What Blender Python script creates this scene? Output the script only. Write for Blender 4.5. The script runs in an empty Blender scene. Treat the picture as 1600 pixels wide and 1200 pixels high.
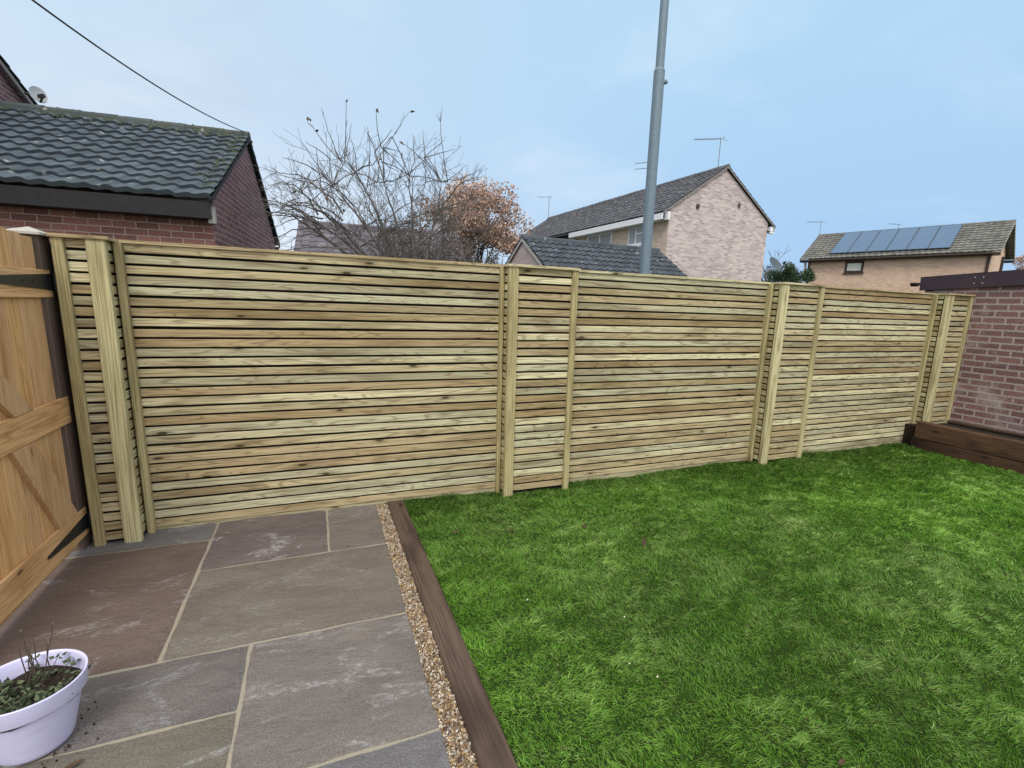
import bpy, math, random
import numpy as np
from mathutils import Vector, Matrix
random.seed(7); rng = np.random.default_rng(7)
SC = bpy.context.scene; COL = SC.collection
# ---------------------------------------------------------------- camera
F, YAW, PIT, ROL, CAMD, CAMH, CX, CY = 781.1, math.radians(23.2457), math.radians(11.0606), math.radians(-1.93347), 3.7658, 1.5378, 829.3, 628.8
fw = Vector((math.sin(YAW)*math.cos(PIT), math.cos(YAW)*math.cos(PIT), -math.sin(PIT)))
rt0 = Vector((math.cos(YAW), -math.sin(YAW), 0)); dn0 = -rt0.cross(fw)
rt = math.cos(ROL)*rt0 + math.sin(ROL)*dn0; dn = -math.sin(ROL)*rt0 + math.cos(ROL)*dn0
CP = Vector((0, -CAMD, CAMH))
cam = bpy.data.cameras.new('camera'); co = bpy.data.objects.new('camera', cam); COL.objects.link(co)
co.matrix_world = Matrix(((rt.x, -dn.x, -fw.x, CP.x), (rt.y, -dn.y, -fw.y, CP.y), (rt.z, -dn.z, -fw.z, CP.z), (0, 0, 0, 1)))
cam.sensor_width = 36; cam.lens = F/1600*36; cam.shift_x = (800-CX)/1600; cam.shift_y = (CY-600)/1600
cam.clip_start = .05; cam.clip_end = 2000; SC.camera = co
def at(u, v, t):            # the place seen in direction (u, v) at depth t metres
    return CP + (fw + (u-CX)/F*rt + (v-CY)/F*dn)*t
def aty(u, v, y):
    r = fw + (u-CX)/F*rt + (v-CY)/F*dn; return CP + r*((y-CP.y)/r.y)
# ---------------------------------------------------------------- world and sun
SUN_EL, SUN_AZ = math.radians(48), math.radians(205)     # azimuth clockwise from +Y: behind the camera, a little left
W = bpy.data.worlds.new('World'); SC.world = W; W.use_nodes = True
nt = W.node_tree; nt.nodes.clear()
def wn(t, **k):
    n = nt.nodes.new(t)
    for a, b in k.items(): setattr(n, a, b)
    return n
out = wn('ShaderNodeOutputWorld'); bg = wn('ShaderNodeBackground'); nt.links.new(bg.outputs[0], out.inputs[0])
sky = wn('ShaderNodeTexSky', sky_type='NISHITA', sun_disc=False, sun_elevation=SUN_EL, sun_rotation=SUN_AZ)
tc = wn('ShaderNodeTexCoord'); sep = wn('ShaderNodeSeparateXYZ'); nt.links.new(tc.outputs['Generated'], sep.inputs[0])
def math_(op, a, b=None, clamp=False):
    n = wn('ShaderNodeMath', operation=op, use_clamp=clamp)
    for i, x in enumerate((a, b)):
        if x is None: continue
        if isinstance(x, (int, float)): n.inputs[i].default_value = x
        else: nt.links.new(x, n.inputs[i])
    return n.outputs[0]
def mixw(f, a, b, bt='MIX'):
    n = wn('ShaderNodeMix', data_type='RGBA', blend_type=bt)
    for s, x in ((n.inputs['Factor'], f), (n.inputs['A'], a), (n.inputs['B'], b)):
        if isinstance(x, (int, float)): s.default_value = x
        elif isinstance(x, tuple): s.default_value = (*x, 1)
        else: nt.links.new(x, s)
    return n.outputs['Result']
def rangew(x, a, b):
    n = wn('ShaderNodeMapRange', interpolation_type='SMOOTHSTEP'); nt.links.new(x, n.inputs[0]); n.inputs[1].default_value = a; n.inputs[2].default_value = b
    return n.outputs[0]
# bearing: 0 at left (-25 deg) .. 1 at right (70 deg)
az = math_('ARCTAN2', sep.outputs[0], sep.outputs[1])
fr = rangew(az, -.55, .95)
hz = mixw(fr, (.66, .78, .90), (.36, .56, .82))          # low band of the overcast
up = mixw(fr, (.58, .73, .88), (.44, .67, .88))
el = rangew(sep.outputs[2], .05, .45)
base = mixw(el, hz, up)
mp = wn('ShaderNodeMapping'); nt.links.new(tc.outputs['Generated'], mp.inputs[0]); mp.inputs['Scale'].default_value = (1, 1, 2.2)
nz = wn('ShaderNodeTexNoise'); nt.links.new(mp.outputs[0], nz.inputs[0]); nz.inputs['Scale'].default_value = 2.1; nz.inputs['Detail'].default_value = 5; nz.inputs['Roughness'].default_value = .45
cl = rangew(nz.outputs[0], .38, .68)
lft = rangew(az, .7, -.5)
base = mixw(math_('MULTIPLY', cl, math_('ADD', math_('MULTIPLY', lft, .45), .08)), base, (.50, .60, .74))
low = math_('MULTIPLY', math_('MULTIPLY', rangew(sep.outputs[2], .30, .02), rangew(az, .45, -.15)), .75)
base = mixw(low, base, (.80, .84, .93))
cl2 = wn('ShaderNodeTexNoise'); nt.links.new(mp.outputs[0], cl2.inputs[0]); cl2.inputs['Scale'].default_value = 3.7; cl2.inputs['Detail'].default_value = 6; cl2.inputs['Distortion'].default_value = .4
base = mixw(math_('MULTIPLY', rangew(cl2.outputs[0], .48, .75), .35), base, (.78, .88, .97))
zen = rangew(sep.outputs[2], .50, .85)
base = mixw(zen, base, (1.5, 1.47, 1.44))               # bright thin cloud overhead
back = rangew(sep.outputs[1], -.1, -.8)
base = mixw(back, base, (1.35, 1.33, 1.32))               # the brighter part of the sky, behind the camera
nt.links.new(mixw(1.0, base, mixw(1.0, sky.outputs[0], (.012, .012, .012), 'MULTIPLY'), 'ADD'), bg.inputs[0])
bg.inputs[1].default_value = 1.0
sl = bpy.data.lights.new('sun', 'SUN'); sl.energy = 2.0; sl.angle = math.radians(25); sl.color = (1, .95, .86)
so = bpy.data.objects.new('sun', sl); COL.objects.link(so)
so.rotation_euler = Vector((-math.sin(SUN_AZ)*math.cos(SUN_EL), -math.cos(SUN_AZ)*math.cos(SUN_EL), -math.sin(SUN_EL))).to_track_quat('-Z', 'Y').to_euler()
SC.view_settings.view_transform = 'Standard'; SC.view_settings.look = 'None'; SC.view_settings.gamma = 1; SC.view_settings.exposure = 0.0
SC.cycles.max_bounces = 6; SC.cycles.diffuse_bounces = 3; SC.cycles.use_denoising = True
# ---------------------------------------------------------------- material helper
class M:
    def __init__(s, name, rough=.8, spec=.3, metal=0):
        s.m = bpy.data.materials.new(name); s.m.use_nodes = True; s.t = s.m.node_tree
        s.b = s.t.nodes['Principled BSDF']; s.b.inputs['Roughness'].default_value = rough
        s.b.inputs['Specular IOR Level'].default_value = spec; s.b.inputs['Metallic'].default_value = metal
    def n(s, t, **k):
        n = s.t.nodes.new(t)
        for a, b in k.items(): setattr(n, a, b)
        return n
    def put(s, sock, x):
        if isinstance(x, (int, float)): sock.default_value = x
        elif isinstance(x, tuple): sock.default_value = (*x, 1) if (len(x) == 3 and sock.type == 'RGBA') else x
        else: s.t.links.new(x, sock)
    def co(s, kind='Object', scale=(1, 1, 1), rot=(0, 0, 0)):
        t = s.n('ShaderNodeTexCoord'); m = s.n('ShaderNodeMapping'); s.t.links.new(t.outputs[kind], m.inputs[0])
        m.inputs['Scale'].default_value = scale; m.inputs['Rotation'].default_value = rot
        return m.outputs[0]
    def noise(s, v, sc, det=4, ro=.55, dist=0):
        n = s.n('ShaderNodeTexNoise'); s.put(n.inputs['Vector'], v); n.inputs['Scale'].default_value = sc
        n.inputs['Detail'].default_value = det; n.inputs['Roughness'].default_value = ro; n.inputs['Distortion'].default_value = dist
        return n.outputs[0]
    def math(s, op, a, b=0.0, clamp=False):
        n = s.n('ShaderNodeMath', operation=op, use_clamp=clamp); s.put(n.inputs[0], a); s.put(n.inputs[1], b); return n.outputs[0]
    def rng(s, x, a, b, c=0.0, d=1.0):
        n = s.n('ShaderNodeMapRange', interpolation_type='SMOOTHSTEP'); s.put(n.inputs[0], x)
        for i, v in enumerate((a, b, c, d)): n.inputs[i+1].default_value = v
        return n.outputs[0]
    def mix(s, f, a, b, bt='MIX'):
        n = s.n('ShaderNodeMix', data_type='RGBA', blend_type=bt)
        s.put(n.inputs['Factor'], f); s.put(n.inputs['A'], a); s.put(n.inputs['B'], b); return n.outputs['Result']
    def attr(s, name, o='Fac'):
        n = s.n('ShaderNodeAttribute'); n.attribute_name = name; return n.outputs[o]
    def bump(s, h, st=.3, d=.01):
        n = s.n('ShaderNodeBump'); n.inputs['Strength'].default_value = st; n.inputs['Distance'].default_value = d
        s.put(n.inputs['Height'], h); s.t.links.new(n.outputs[0], s.b.inputs['Normal'])
    def col(s, c): s.put(s.b.inputs['Base Color'], c); return s.m
def flat(name, c, rough=.6, metal=0, spec=.3, var=.15, sc=12):
    k = M(name, rough, spec, metal); n = k.noise(k.co(), sc)
    k.col(k.mix(n, tuple(x*(1-var) for x in c), tuple(min(1, x*(1+var)) for x in c))); k.bump(n, .08); return k.m
def wood(name, cols, axis, grain=.5, knots=True, rough=.75, dirt=.25, red=None, stretch=.9, hues=None, kp=.70, blotch=.9):
    """cols = light, mid, dark; axis = direction of the grain; 'tone' shifts a board, 'seed' shifts its figure"""
    k = M(name, rough, .2)
    t = k.n('ShaderNodeTexCoord'); sd = k.attr('seed'); tone = k.attr('tone')
    cmb = k.n('ShaderNodeCombineXYZ'); mv = k.math('MULTIPLY', sd, 37.0)
    for i in range(3): k.put(cmb.inputs[i], mv)
    va = k.n('ShaderNodeVectorMath', operation='ADD'); k.put(va.inputs[0], t.outputs['Object']); k.put(va.inputs[1], cmb.outputs[0])
    def st(a, c):
        m = k.n('ShaderNodeMapping'); k.put(m.inputs[0], va.outputs[0]); v = [c, c, c]; v['xyz'.index(axis)] = a; m.inputs['Scale'].default_value = v; return m.outputs[0]
    fig = k.noise(st(stretch, 10), 1.0, 2, .5, .5)                       # slow figure, contoured into growth rings
    ring = k.math('FRACT', k.math('MULTIPLY', fig, 13.0))
    ring = k.math('ABSOLUTE', k.math('SUBTRACT', ring, .5))
    ring = k.rng(ring, .30, .49)
    fine = k.noise(st(3.0, 190), 1.0, 3, .6)
    blot = k.noise(st(1.3, 5), 1.0, 3, .55)
    c = k.mix(k.math('ADD', tone, k.math('MULTIPLY', k.math('SUBTRACT', blot, .5), blotch), True), cols[1], cols[0])
    if hues:
        hs_ = k.n('ShaderNodeTexWhiteNoise', noise_dimensions='1D'); k.put(hs_.inputs['W'], sd)
        c = k.mix(k.rng(hs_.outputs['Value'], .62, .80, 0, .65), c, hues[0]); c = k.mix(k.rng(hs_.outputs['Value'], .34, .16, 0, .6), c, hues[1])
    c = k.mix(k.math('MULTIPLY', k.rng(blot, .50, .30), dirt), c, cols[2])
    c = k.mix(k.math('MULTIPLY', ring, grain), c, cols[2])
    c = k.mix(k.math('MULTIPLY', k.rng(fine, .46, .66), .55), c, cols[2])
    h = fine
    if red:
        c = k.mix(k.math('MULTIPLY', k.rng(k.noise(st(.8, 4), 1.0, 2), .52, .7), .5), c, red)
    if knots:
        vo = k.n('ShaderNodeTexVoronoi'); k.put(vo.inputs['Vector'], st(3.6, 13)); vo.inputs['Scale'].default_value = 1.0
        sel = k.n('ShaderNodeSeparateColor'); k.put(sel.inputs[0], vo.outputs['Color'])
        pick = k.rng(sel.outputs[0], kp, kp+.03)
        halo = k.math('MULTIPLY', k.rng(vo.outputs['Distance'], .34, .08), pick); dot = k.math('MULTIPLY', k.rng(vo.outputs['Distance'], .13, .08), pick)
        c = k.mix(k.math('MULTIPLY', halo, .45), c, cols[2]); c = k.mix(k.math('MULTIPLY', dot, .85), c, tuple(x*.25 for x in cols[2]))
    k.bump(fine, .35, .003)
    return k.col(c)
MT = {}
MT['slat'] = wood('pressure_treated_slat', ((.71, .66, .43), (.35, .27, .14), (.11, .070, .032)), 'x', .50, dirt=.42, blotch=1.0, hues=((.43, .43, .30), (.36, .255, .135)), kp=.52)
MT['slat_y'] = wood('pressure_treated_return', ((.66, .61, .37), (.34, .27, .13), (.105, .066, .032)), 'y', .4)
MT['post'] = wood('treated_post', ((.60, .56, .33), (.38, .315, .155), (.13, .095, .04)), 'z', .5, stretch=.22, dirt=.4)
MT['gate'] = wood('gate_board', ((.76, .50, .25), (.62, .36, .14), (.30, .14, .045)), 'z', .35, dirt=.55, stretch=.3, hues=((.70, .43, .19), (.62, .40, .24)), kp=.62)
MT['gate_rail'] = wood('gate_rail', ((.76, .50, .26), (.62, .37, .16), (.30, .14, .045)), 'y', .4, dirt=.45, stretch=.35, kp=.6)
MT['gate_brace'] = wood('gate_brace', ((.66, .45, .27), (.50, .31, .16), (.30, .14, .045)), 'z', .25, dirt=.35, stretch=.5, kp=.6)
MT['dark_post'] = wood('brown_gate_post', ((.16, .115, .095), (.11, .078, .064), (.04, .028, .022)), 'z', .2, False)
MT['sleeper'] = wood('brown_sleeper', ((.135, .094, .070), (.080, .053, .040), (.022, .014, .011)), 'y', .35, True, dirt=.6, stretch=.2, kp=.75)
MT['sleeper_bed'] = wood('weathered_sleeper', ((.165, .088, .048), (.070, .038, .024), (.014, .009, .007)), 'y', .35, True, dirt=1.0, stretch=.5)
MT['black'] = flat('black_backing', (.006, .006, .006), .9)
MT['iron'] = flat('black_iron', (.012, .014, .018), .45, 0, .5)
MT['white'] = flat('white_plastic', (.72, .74, .78), .4, var=.05)
MT['soil'] = flat('soil', (.022, .015, .010), .95, var=.6, sc=60)
MT['galv'] = flat('galvanised_steel', (.15, .21, .26), .5, .1, .5, .28, 22)
MT['ali'] = flat('aerial_metal', (.20, .21, .23), .5, .3)
MT['dish'] = flat('grey_dish', (.42, .44, .47), .5, var=.1)
MT['dark_dish'] = flat('dark_dish', (.07, .09, .11), .5, var=.1)
MT['darkpaint'] = flat('black_stained_timber', (.018, .018, .022), .7, var=.4)
MT['plum'] = flat('plum_brown_fascia', (.050, .034, .044), .55, var=.25, sc=9)
MT['stone'] = flat('concrete_cap', (.42, .40, .36), .9, var=.15)
MT['soffit'] = flat('painted_soffit', (.36, .36, .33), .7, var=.1)
MT['brownpvc'] = flat('brown_frame', (.055, .035, .03), .5)
MT['cable'] = flat('cable', (.03, .03, .035), .6)
def glass(name, c, rough=.12):
    k = M(name, rough, .8); n = k.noise(k.co(scale=(1, 1, .4)), 2.5); k.col(k.mix(n, tuple(x*.7 for x in c), c)); return k.m
MT['glass'] = glass('window_glass', (.34, .38, .41)); MT['curtain'] = glass('blind_behind_glass', (.80, .84, .78), .3)
def brick(name, c1, c2, mortar, bw=.225, bh=.075, ms=.008, streak=None, bumpy=.5, eff=0):
    k = M(name, .88, .15); uv = k.n('ShaderNodeUVMap').outputs[0]
    jit = k.n('ShaderNodeVectorMath', operation='MULTIPLY_ADD'); nn = k.n('ShaderNodeTexNoise'); k.put(nn.inputs['Vector'], uv); nn.inputs['Scale'].default_value = 14
    k.put(jit.inputs[0], nn.outputs['Color']); jit.inputs[1].default_value = (.006, .006, 0); k.put(jit.inputs[2], uv)
    b = k.n('ShaderNodeTexBrick'); k.put(b.inputs['Vector'], jit.outputs[0]); b.inputs['Scale'].default_value = 1
    b.inputs['Brick Width'].default_value = bw; b.inputs['Row Height'].default_value = bh; b.inputs['Mortar Size'].default_value = ms; b.inputs['Mortar Smooth'].default_value = .25; b.inputs['Bias'].default_value = 0
    k.put(b.inputs['Color1'], c1); k.put(b.inputs['Color2'], c2); k.put(b.inputs['Mortar'], mortar)
    n1 = k.noise(uv, 45, 4, .6); n2 = k.noise(uv, 1.6, 3)
    c = k.mix(k.rng(n1, .3, .75), b.outputs['Color'], k.mix(1.0, b.outputs['Color'], (.62, .62, .62), 'MULTIPLY'))
    c = k.mix(k.math('MULTIPLY', k.rng(n2, .35, .75), .2), c, k.mix(1.0, c, (.6, .58, .62), 'MULTIPLY'))
    if eff: c = k.mix(k.math('MULTIPLY', k.rng(k.noise(uv, 2.3, 5, .7), .50, .72), eff), c, (.42, .37, .35))
    k.bump(k.math('SUBTRACT', k.math('MULTIPLY', n1, .4), b.outputs['Fac']), bumpy, .008)
    return k.col(c)
MT['brick_red'] = brick('dark_red_brick', (.44, .22, .185), (.26, .13, .125), (.60, .49, .46), ms=.006)
MT['brick_gable'] = brick('purple_red_brick', (.27, .15, .155), (.17, .095, .105), (.46, .39, .39), ms=.006)
MT['brick_wall'] = brick('pink_red_brick', (.28, .155, .140), (.185, .105, .110), (.43, .36, .34), ms=.012, eff=.7, bumpy=.35)
MT['brick_grey'] = brick('pinkish_grey_brick', (.72, .62, .60), (.40, .335, .35), (.68, .62, .60), ms=.009)
MT['brick_buff'] = brick('buff_brick', (.74, .60, .46), (.56, .44, .36), (.68, .60, .50), ms=.006)
MT['brick_orange'] = brick('orange_buff_brick', (.84, .61, .46), (.66, .45, .34), (.78, .64, .52), ms=.006)
MT['brick_pale'] = brick('pale_pink_brick', (.58, .48, .45), (.46, .38, .37), (.55, .49, .46), ms=.008)
def tile(name, c, moss=(.06, .075, .045), amt=.4, lich=.5):
    k = M(name, .8, .2); v = k.co(); n1 = k.noise(v, 3.5, 5, .65); n2 = k.noise(v, 22, 4, .6); t = k.attr('tone')
    cc = k.mix(t, tuple(x*.75 for x in c), tuple(x*1.35 for x in c))
    cc = k.mix(k.math('MULTIPLY', k.rng(n1, .45, .7), amt), cc, moss)
    cc = k.mix(k.math('MULTIPLY', k.rng(n2, .30, .62), .35), cc, tuple(x*.5 for x in c))
    vo = k.n('ShaderNodeTexVoronoi'); k.put(vo.inputs['Vector'], v); vo.inputs['Scale'].default_value = 7
    s = k.n('ShaderNodeSeparateColor'); k.put(s.inputs[0], vo.outputs['Color'])
    cc = k.mix(k.math('MULTIPLY', k.math('MULTIPLY', k.rng(vo.outputs['Distance'], .25, .12), k.rng(s.outputs[1], .8, .84)), lich), cc, (.38, .40, .38))
    k.bump(n2, .3, .01); return k.col(cc)
MT['tile_blue'] = tile('blue_grey_pantile', (.074, .096, .118), (.065, .088, .08), .3, .7); MT['tile_dark'] = tile('charcoal_pantile', (.062, .074, .092), lich=.9)
MT['tile_house'] = tile('grey_brown_tile', (.105, .110, .125), (.11, .115, .09), .3, .9); MT['tile_far'] = tile('grey_brown_far_tile', (.17, .168, .155), (.15, .15, .11), .3, .3)
MT['tile_brown'] = tile('purple_brown_tile', (.14, .13, .155), (.16, .12, .08), .2, .2); MT['moss'] = tile('mossy_ridge', (.062, .078, .082), (.085, .10, .055), .8, .7)
MT['vergem'] = flat('verge_mortar', (.24, .22, .21), .9); MT['mosst'] = flat('moss_tuft', (.075, .088, .055), .95, var=.5, sc=50)
# ---------------------------------------------------------------- mesh helper
class MB:
    def __init__(s): s.v = []; s.f = []; s.uv = []; s.tone = []; s.seed = []; s.mi = []
    def face(s, pts, uv=None, tone=.5, seed=0, mi=0):
        i = len(s.v); s.v += [tuple(p) for p in pts]; s.f.append(tuple(range(i, i+len(pts)))); s.uv += list(uv) if uv else [(0, 0)]*len(pts); s.tone.append(tone); s.seed.append(seed); s.mi.append(mi)
    def prism(s, a, b, prof, uax, vax, tone=.5, seed=0, mi=0, taper=1):
        """sweep closed profile (u,v) from a to b"""
        a = Vector(a); b = Vector(b); i = len(s.v); n = len(prof)
        for p, k in ((a, 1), (b, taper)):
            for (x, y) in prof: s.v.append(tuple(p+uax*x*k+vax*y*k))
        L = (b-a).length; per = 0
        for j in range(n):
            q = (j+1) % n; s.f.append((i+j, i+q, i+n+q, i+n+j)); d = math.dist(prof[j], prof[q]); s.uv += [(0, per), (0, per+d), (L, per+d), (L, per)]; per += d
            s.tone.append(tone); s.seed.append(seed); s.mi.append(mi)
        s.f.append(tuple(range(i+n-1, i-1, -1))); s.f.append(tuple(range(i+n, i+2*n)))
        for _ in range(2): s.uv += [(0, 0)]*n; s.tone.append(tone); s.seed.append(seed); s.mi.append(mi)
    def bar(s, a, b, w, h, up=(0, 0, 1), ch=.003, **k):
        a = Vector(a); b = Vector(b); d = (b-a).normalized(); up = Vector(up); u = d.cross(up).normalized(); v = u.cross(d).normalized()
        x, y = w/2, h/2; c = min(ch, x*.9, y*.9)
        pr = [(-x+c, -y), (x-c, -y), (x, -y+c), (x, y-c), (x-c, y), (-x+c, y), (-x, y-c), (-x, -y+c)] if c > 0 else [(-x, -y), (x, -y), (x, y), (-x, y)]
        s.prism(a, b, pr, u, v, **k)
    def box(s, x0, x1, y0, y1, z0, z1, ch=.003, **k): s.bar(((x0+x1)/2, (y0+y1)/2, z0), ((x0+x1)/2, (y0+y1)/2, z1), x1-x0, y1-y0, (0, 1, 0), ch, **k)
    def tube(s, pts, rs, n=6, **k):
        pts = [Vector(p) for p in pts]; i = len(s.v)
        for j, p in enumerate(pts):
            d = (pts[min(j+1, len(pts)-1)]-pts[max(j-1, 0)]).normalized(); u = d.orthogonal().normalized() if j == 0 else (pu - d*pu.dot(d)).normalized(); pu = u; v = d.cross(u)
            r = rs[j] if isinstance(rs, (list, tuple)) else rs
            for q in range(n): a = 2*math.pi*q/n; s.v.append(tuple(p+u*r*math.cos(a)+v*r*math.sin(a)))
        m = len(pts)
        for j in range(m-1):
            for q in range(n):
                w = (q+1) % n; s.f.append((i+j*n+q, i+j*n+w, i+(j+1)*n+w, i+(j+1)*n+q)); s.uv += [(0, 0)]*4; s.tone.append(k.get('tone', .5)); s.seed.append(k.get('seed', 0)); s.mi.append(k.get('mi', 0))
        for f in (tuple(range(i+n-1, i-1, -1)), tuple(range(i+(m-1)*n, i+m*n))):
            s.f.append(f); s.uv += [(0, 0)]*n; s.tone.append(.5); s.seed.append(0); s.mi.append(k.get('mi', 0))
    def build(s, name, mats, parent=None, smooth=False, loc=None):
        me = bpy.data.meshes.new(name); 
        v = s.v
        if loc is not None: v = [(x-loc[0], y-loc[1], z-loc[2]) for x, y, z in v]
        me.from_pydata(v, [], s.f)
        uv = me.uv_layers.new(name='UVMap'); uv.data.foreach_set('uv', np.array(s.uv, dtype=np.float32).ravel())
        for nm, d in (('tone', s.tone), ('seed', s.seed)): me.attributes.new(nm, 'FLOAT', 'FACE').data.foreach_set('value', np.array(d, dtype=np.float32))
        for m in (mats if isinstance(mats, list) else [mats]): me.materials.append(m)
        me.polygons.foreach_set('material_index', s.mi)
        if smooth: me.polygons.foreach_set('use_smooth', [True]*len(me.polygons))
        me.update(); return link(me, name, parent, loc)
def link(me, name, parent=None, loc=None):
    o = bpy.data.objects.new(name, me); COL.objects.link(o)
    if loc is not None: o.location = loc
    if parent:
        o.parent = parent
        if loc is None and parent.parent is None: o.matrix_parent_inverse = Matrix.Translation(-Vector(parent.location))
    return o
def tag(o, label=None, cat=None, group=None, kind=None):
    for k, v in (('label', label), ('category', cat), ('group', group), ('kind', kind)):
        if v: o[k] = v
    return o
def empty(name, loc, label, cat, group=None):
    o = bpy.data.objects.new(name, None); COL.objects.link(o); o.location = loc; o.empty_display_size = .2; return tag(o, label, cat, group)
R01 = lambda a=0, b=1: random.uniform(a, b)
Z = Vector((0, 0, 1))
# ================================================================ ground
k = M('dark_earth', .95, .1); n = k.noise(k.co(), .6, 6); k.col(k.mix(n, (.035, .045, .018), (.07, .085, .035))); MT['earth'] = k.m
g = MB(); g.face([(-150, .05, -.12), (150, .05, -.12), (150, 300, -.12), (-150, 300, -.12)]); g.face([(-150, -60, -.12), (150, -60, -.12), (150, .05, -.12), (-150, .05, -.12)])
tag(g.build('ground', MT['earth']), kind='structure')
# patio: mortar bed and riven sandstone slabs
def slab_mat():
    k = M('riven_sandstone', .62, .35); v = k.co(); sd = k.attr('seed'); t = k.n('ShaderNodeAttribute'); t.attribute_name = 'slabcol'
    cmb = k.n('ShaderNodeCombineXYZ'); mv = k.math('MULTIPLY', sd, 11.3)
    for i in range(3): k.put(cmb.inputs[i], mv)
    va = k.n('ShaderNodeVectorMath', operation='ADD'); k.put(va.inputs[0], v); k.put(va.inputs[1], cmb.outputs[0]); v = va.outputs[0]
    m = k.n('ShaderNodeMapping'); k.put(m.inputs[0], v); m.inputs['Rotation'].default_value = (0, 0, .5); m.inputs['Scale'].default_value = (1, 1.8, 1); vs = m.outputs[0]
    big = k.noise(vs, 2.4, 5, .6, .8); fine = k.noise(v, 160, 4, .7); mid = k.noise(vs, 11, 5, .6, .5); grit = k.noise(v, 420, 2, .6)
    c = k.mix(k.rng(big, .3, .7), k.mix(1.0, t.outputs['Color'], (.86, .84, .86), 'MULTIPLY'), k.mix(1.0, t.outputs['Color'], (1.12, 1.12, 1.10), 'MULTIPLY'))
    c = k.mix(k.math('MULTIPLY', k.rng(mid, .4, .65), .22), c, k.mix(1.0, c, (.72, .64, .6), 'MULTIPLY'))
    c = k.mix(k.rng(fine, .25, .8), k.mix(1.0, c, (.55, .55, .55), 'MULTIPLY'), k.mix(1.0, c, (1.4, 1.4, 1.4), 'MULTIPLY'))
    # pale bloom in streaked patches with ragged edges
    m2 = k.n('ShaderNodeMapping'); k.put(m2.inputs[0], v); m2.inputs['Rotation'].default_value = (0, 0, .35); m2.inputs['Scale'].default_value = (1.3, 2.4, 1)
    p = k.noise(m2.outputs[0], 1.5, 8, .66, 1.0); rag = k.noise(m2.outputs[0], 20, 6, .8, .6)
    blo = k.math('MULTIPLY', k.rng(p, .545, .60), k.rng(rag, .44, .62))
    c = k.mix(k.math('MULTIPLY', blo, t.outputs['Alpha']), c, (.38, .385, .40))
    k.put(k.b.inputs['Roughness'], k.rng(mid, .3, .7, .45, .75))
    k.bump(k.math('ADD', k.math('MULTIPLY', mid, 1.3), k.math('ADD', k.math('MULTIPLY', rag, .35), k.math('MULTIPLY', k.math('ADD', fine, grit), .14))), .75, .012)
    return k.col(c)
MT['slab'] = slab_mat(); MT['mortar'] = flat('mortar_joint', (.29, .26, .205), .95, var=.45, sc=220)
g = MB(); g.box(-1.62, .352, -3.9, .14, -.10, -.007, 0)
tag(g.build('patio', MT['mortar']), kind='structure')
XA, XB = -1.62, .352
slabs = [  # x0,x1,y0,y1, colour, bloom
 (XA, -.69, -.245, .13, (.165, .160, .165), .7), (XA, -.69, -1.44, -.262, (.150, .114, .098), .5),
 (-.672, 0.0, -.655, .13, (.145, .120, .118), .8), (.016, XB, -.655, .13, (.160, .142, .126), .3),
 (-.672, XB, -1.44, -.672, (.162, .144, .120), .25),
 (-1.62, -.345, -1.845, -1.457, (.145, .134, .132), .4), (-.329, XB, -2.195, -1.457, (.172, .154, .143), .55),
 (XA, -.345, -2.55, -1.861, (.155, .143, .115), .85), (-.329, XB, -2.62, -2.212, (.155, .152, .158), .7),
 (XA, -.9, -3.4, -2.567, (.15, .135, .125), .4), (-.884, -.345, -3.4, -2.567, (.15, .14, .13), .4), (-.329, XB, -3.4, -2.636, (.15, .14, .14), .4)]
me_v = []; me_f = []; cols = []; seeds = []
for si, (x0, x1, y0, y1, c, bl) in enumerate(slabs):
    nx, ny = max(2, int((x1-x0)/.035)), max(2, int((y1-y0)/.035)); i0 = len(me_v)
    ph = [R01(0, 6) for _ in range(8)]
    for j in range(ny+1):
        for i in range(nx+1):
            x = x0+(x1-x0)*i/nx; y = y0+(y1-y0)*j/ny; e = min(i, nx-i, j, ny-j)
            z = .0010*(math.sin(9*x+ph[0])*math.cos(11*y+ph[1])+.6*math.sin(27*x+13*y+ph[2])+.5*math.sin(31*y-8*x+ph[3]))
            if e == 0:
                z -= .0045; w = .0022*math.sin(16*(x+y)+ph[4])+.0016*R01(-1, 1)
                if i in (0, nx): x += w
                if j in (0, ny): y += w
            me_v.append((x, y, z))
    for j in range(ny):
        for i in range(nx):
            a = i0+j*(nx+1)+i; me_f.append((a, a+1, a+nx+2, a+nx+1)); cols.append((*c, bl)); seeds.append(si+1)
me = bpy.data.meshes.new('paving'); me.from_pydata(me_v, [], me_f)
me.attributes.new('seed', 'FLOAT', 'FACE').data.foreach_set('value', seeds)
me.attributes.new('slabcol', 'FLOAT_COLOR', 'FACE').data.foreach_set('color', np.array(cols, dtype=np.float32).ravel())
me.polygons.foreach_set('use_smooth', [True]*len(me_f)); me.materials.append(MT['slab']); tag(link(me, 'paving'), kind='structure')
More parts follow.
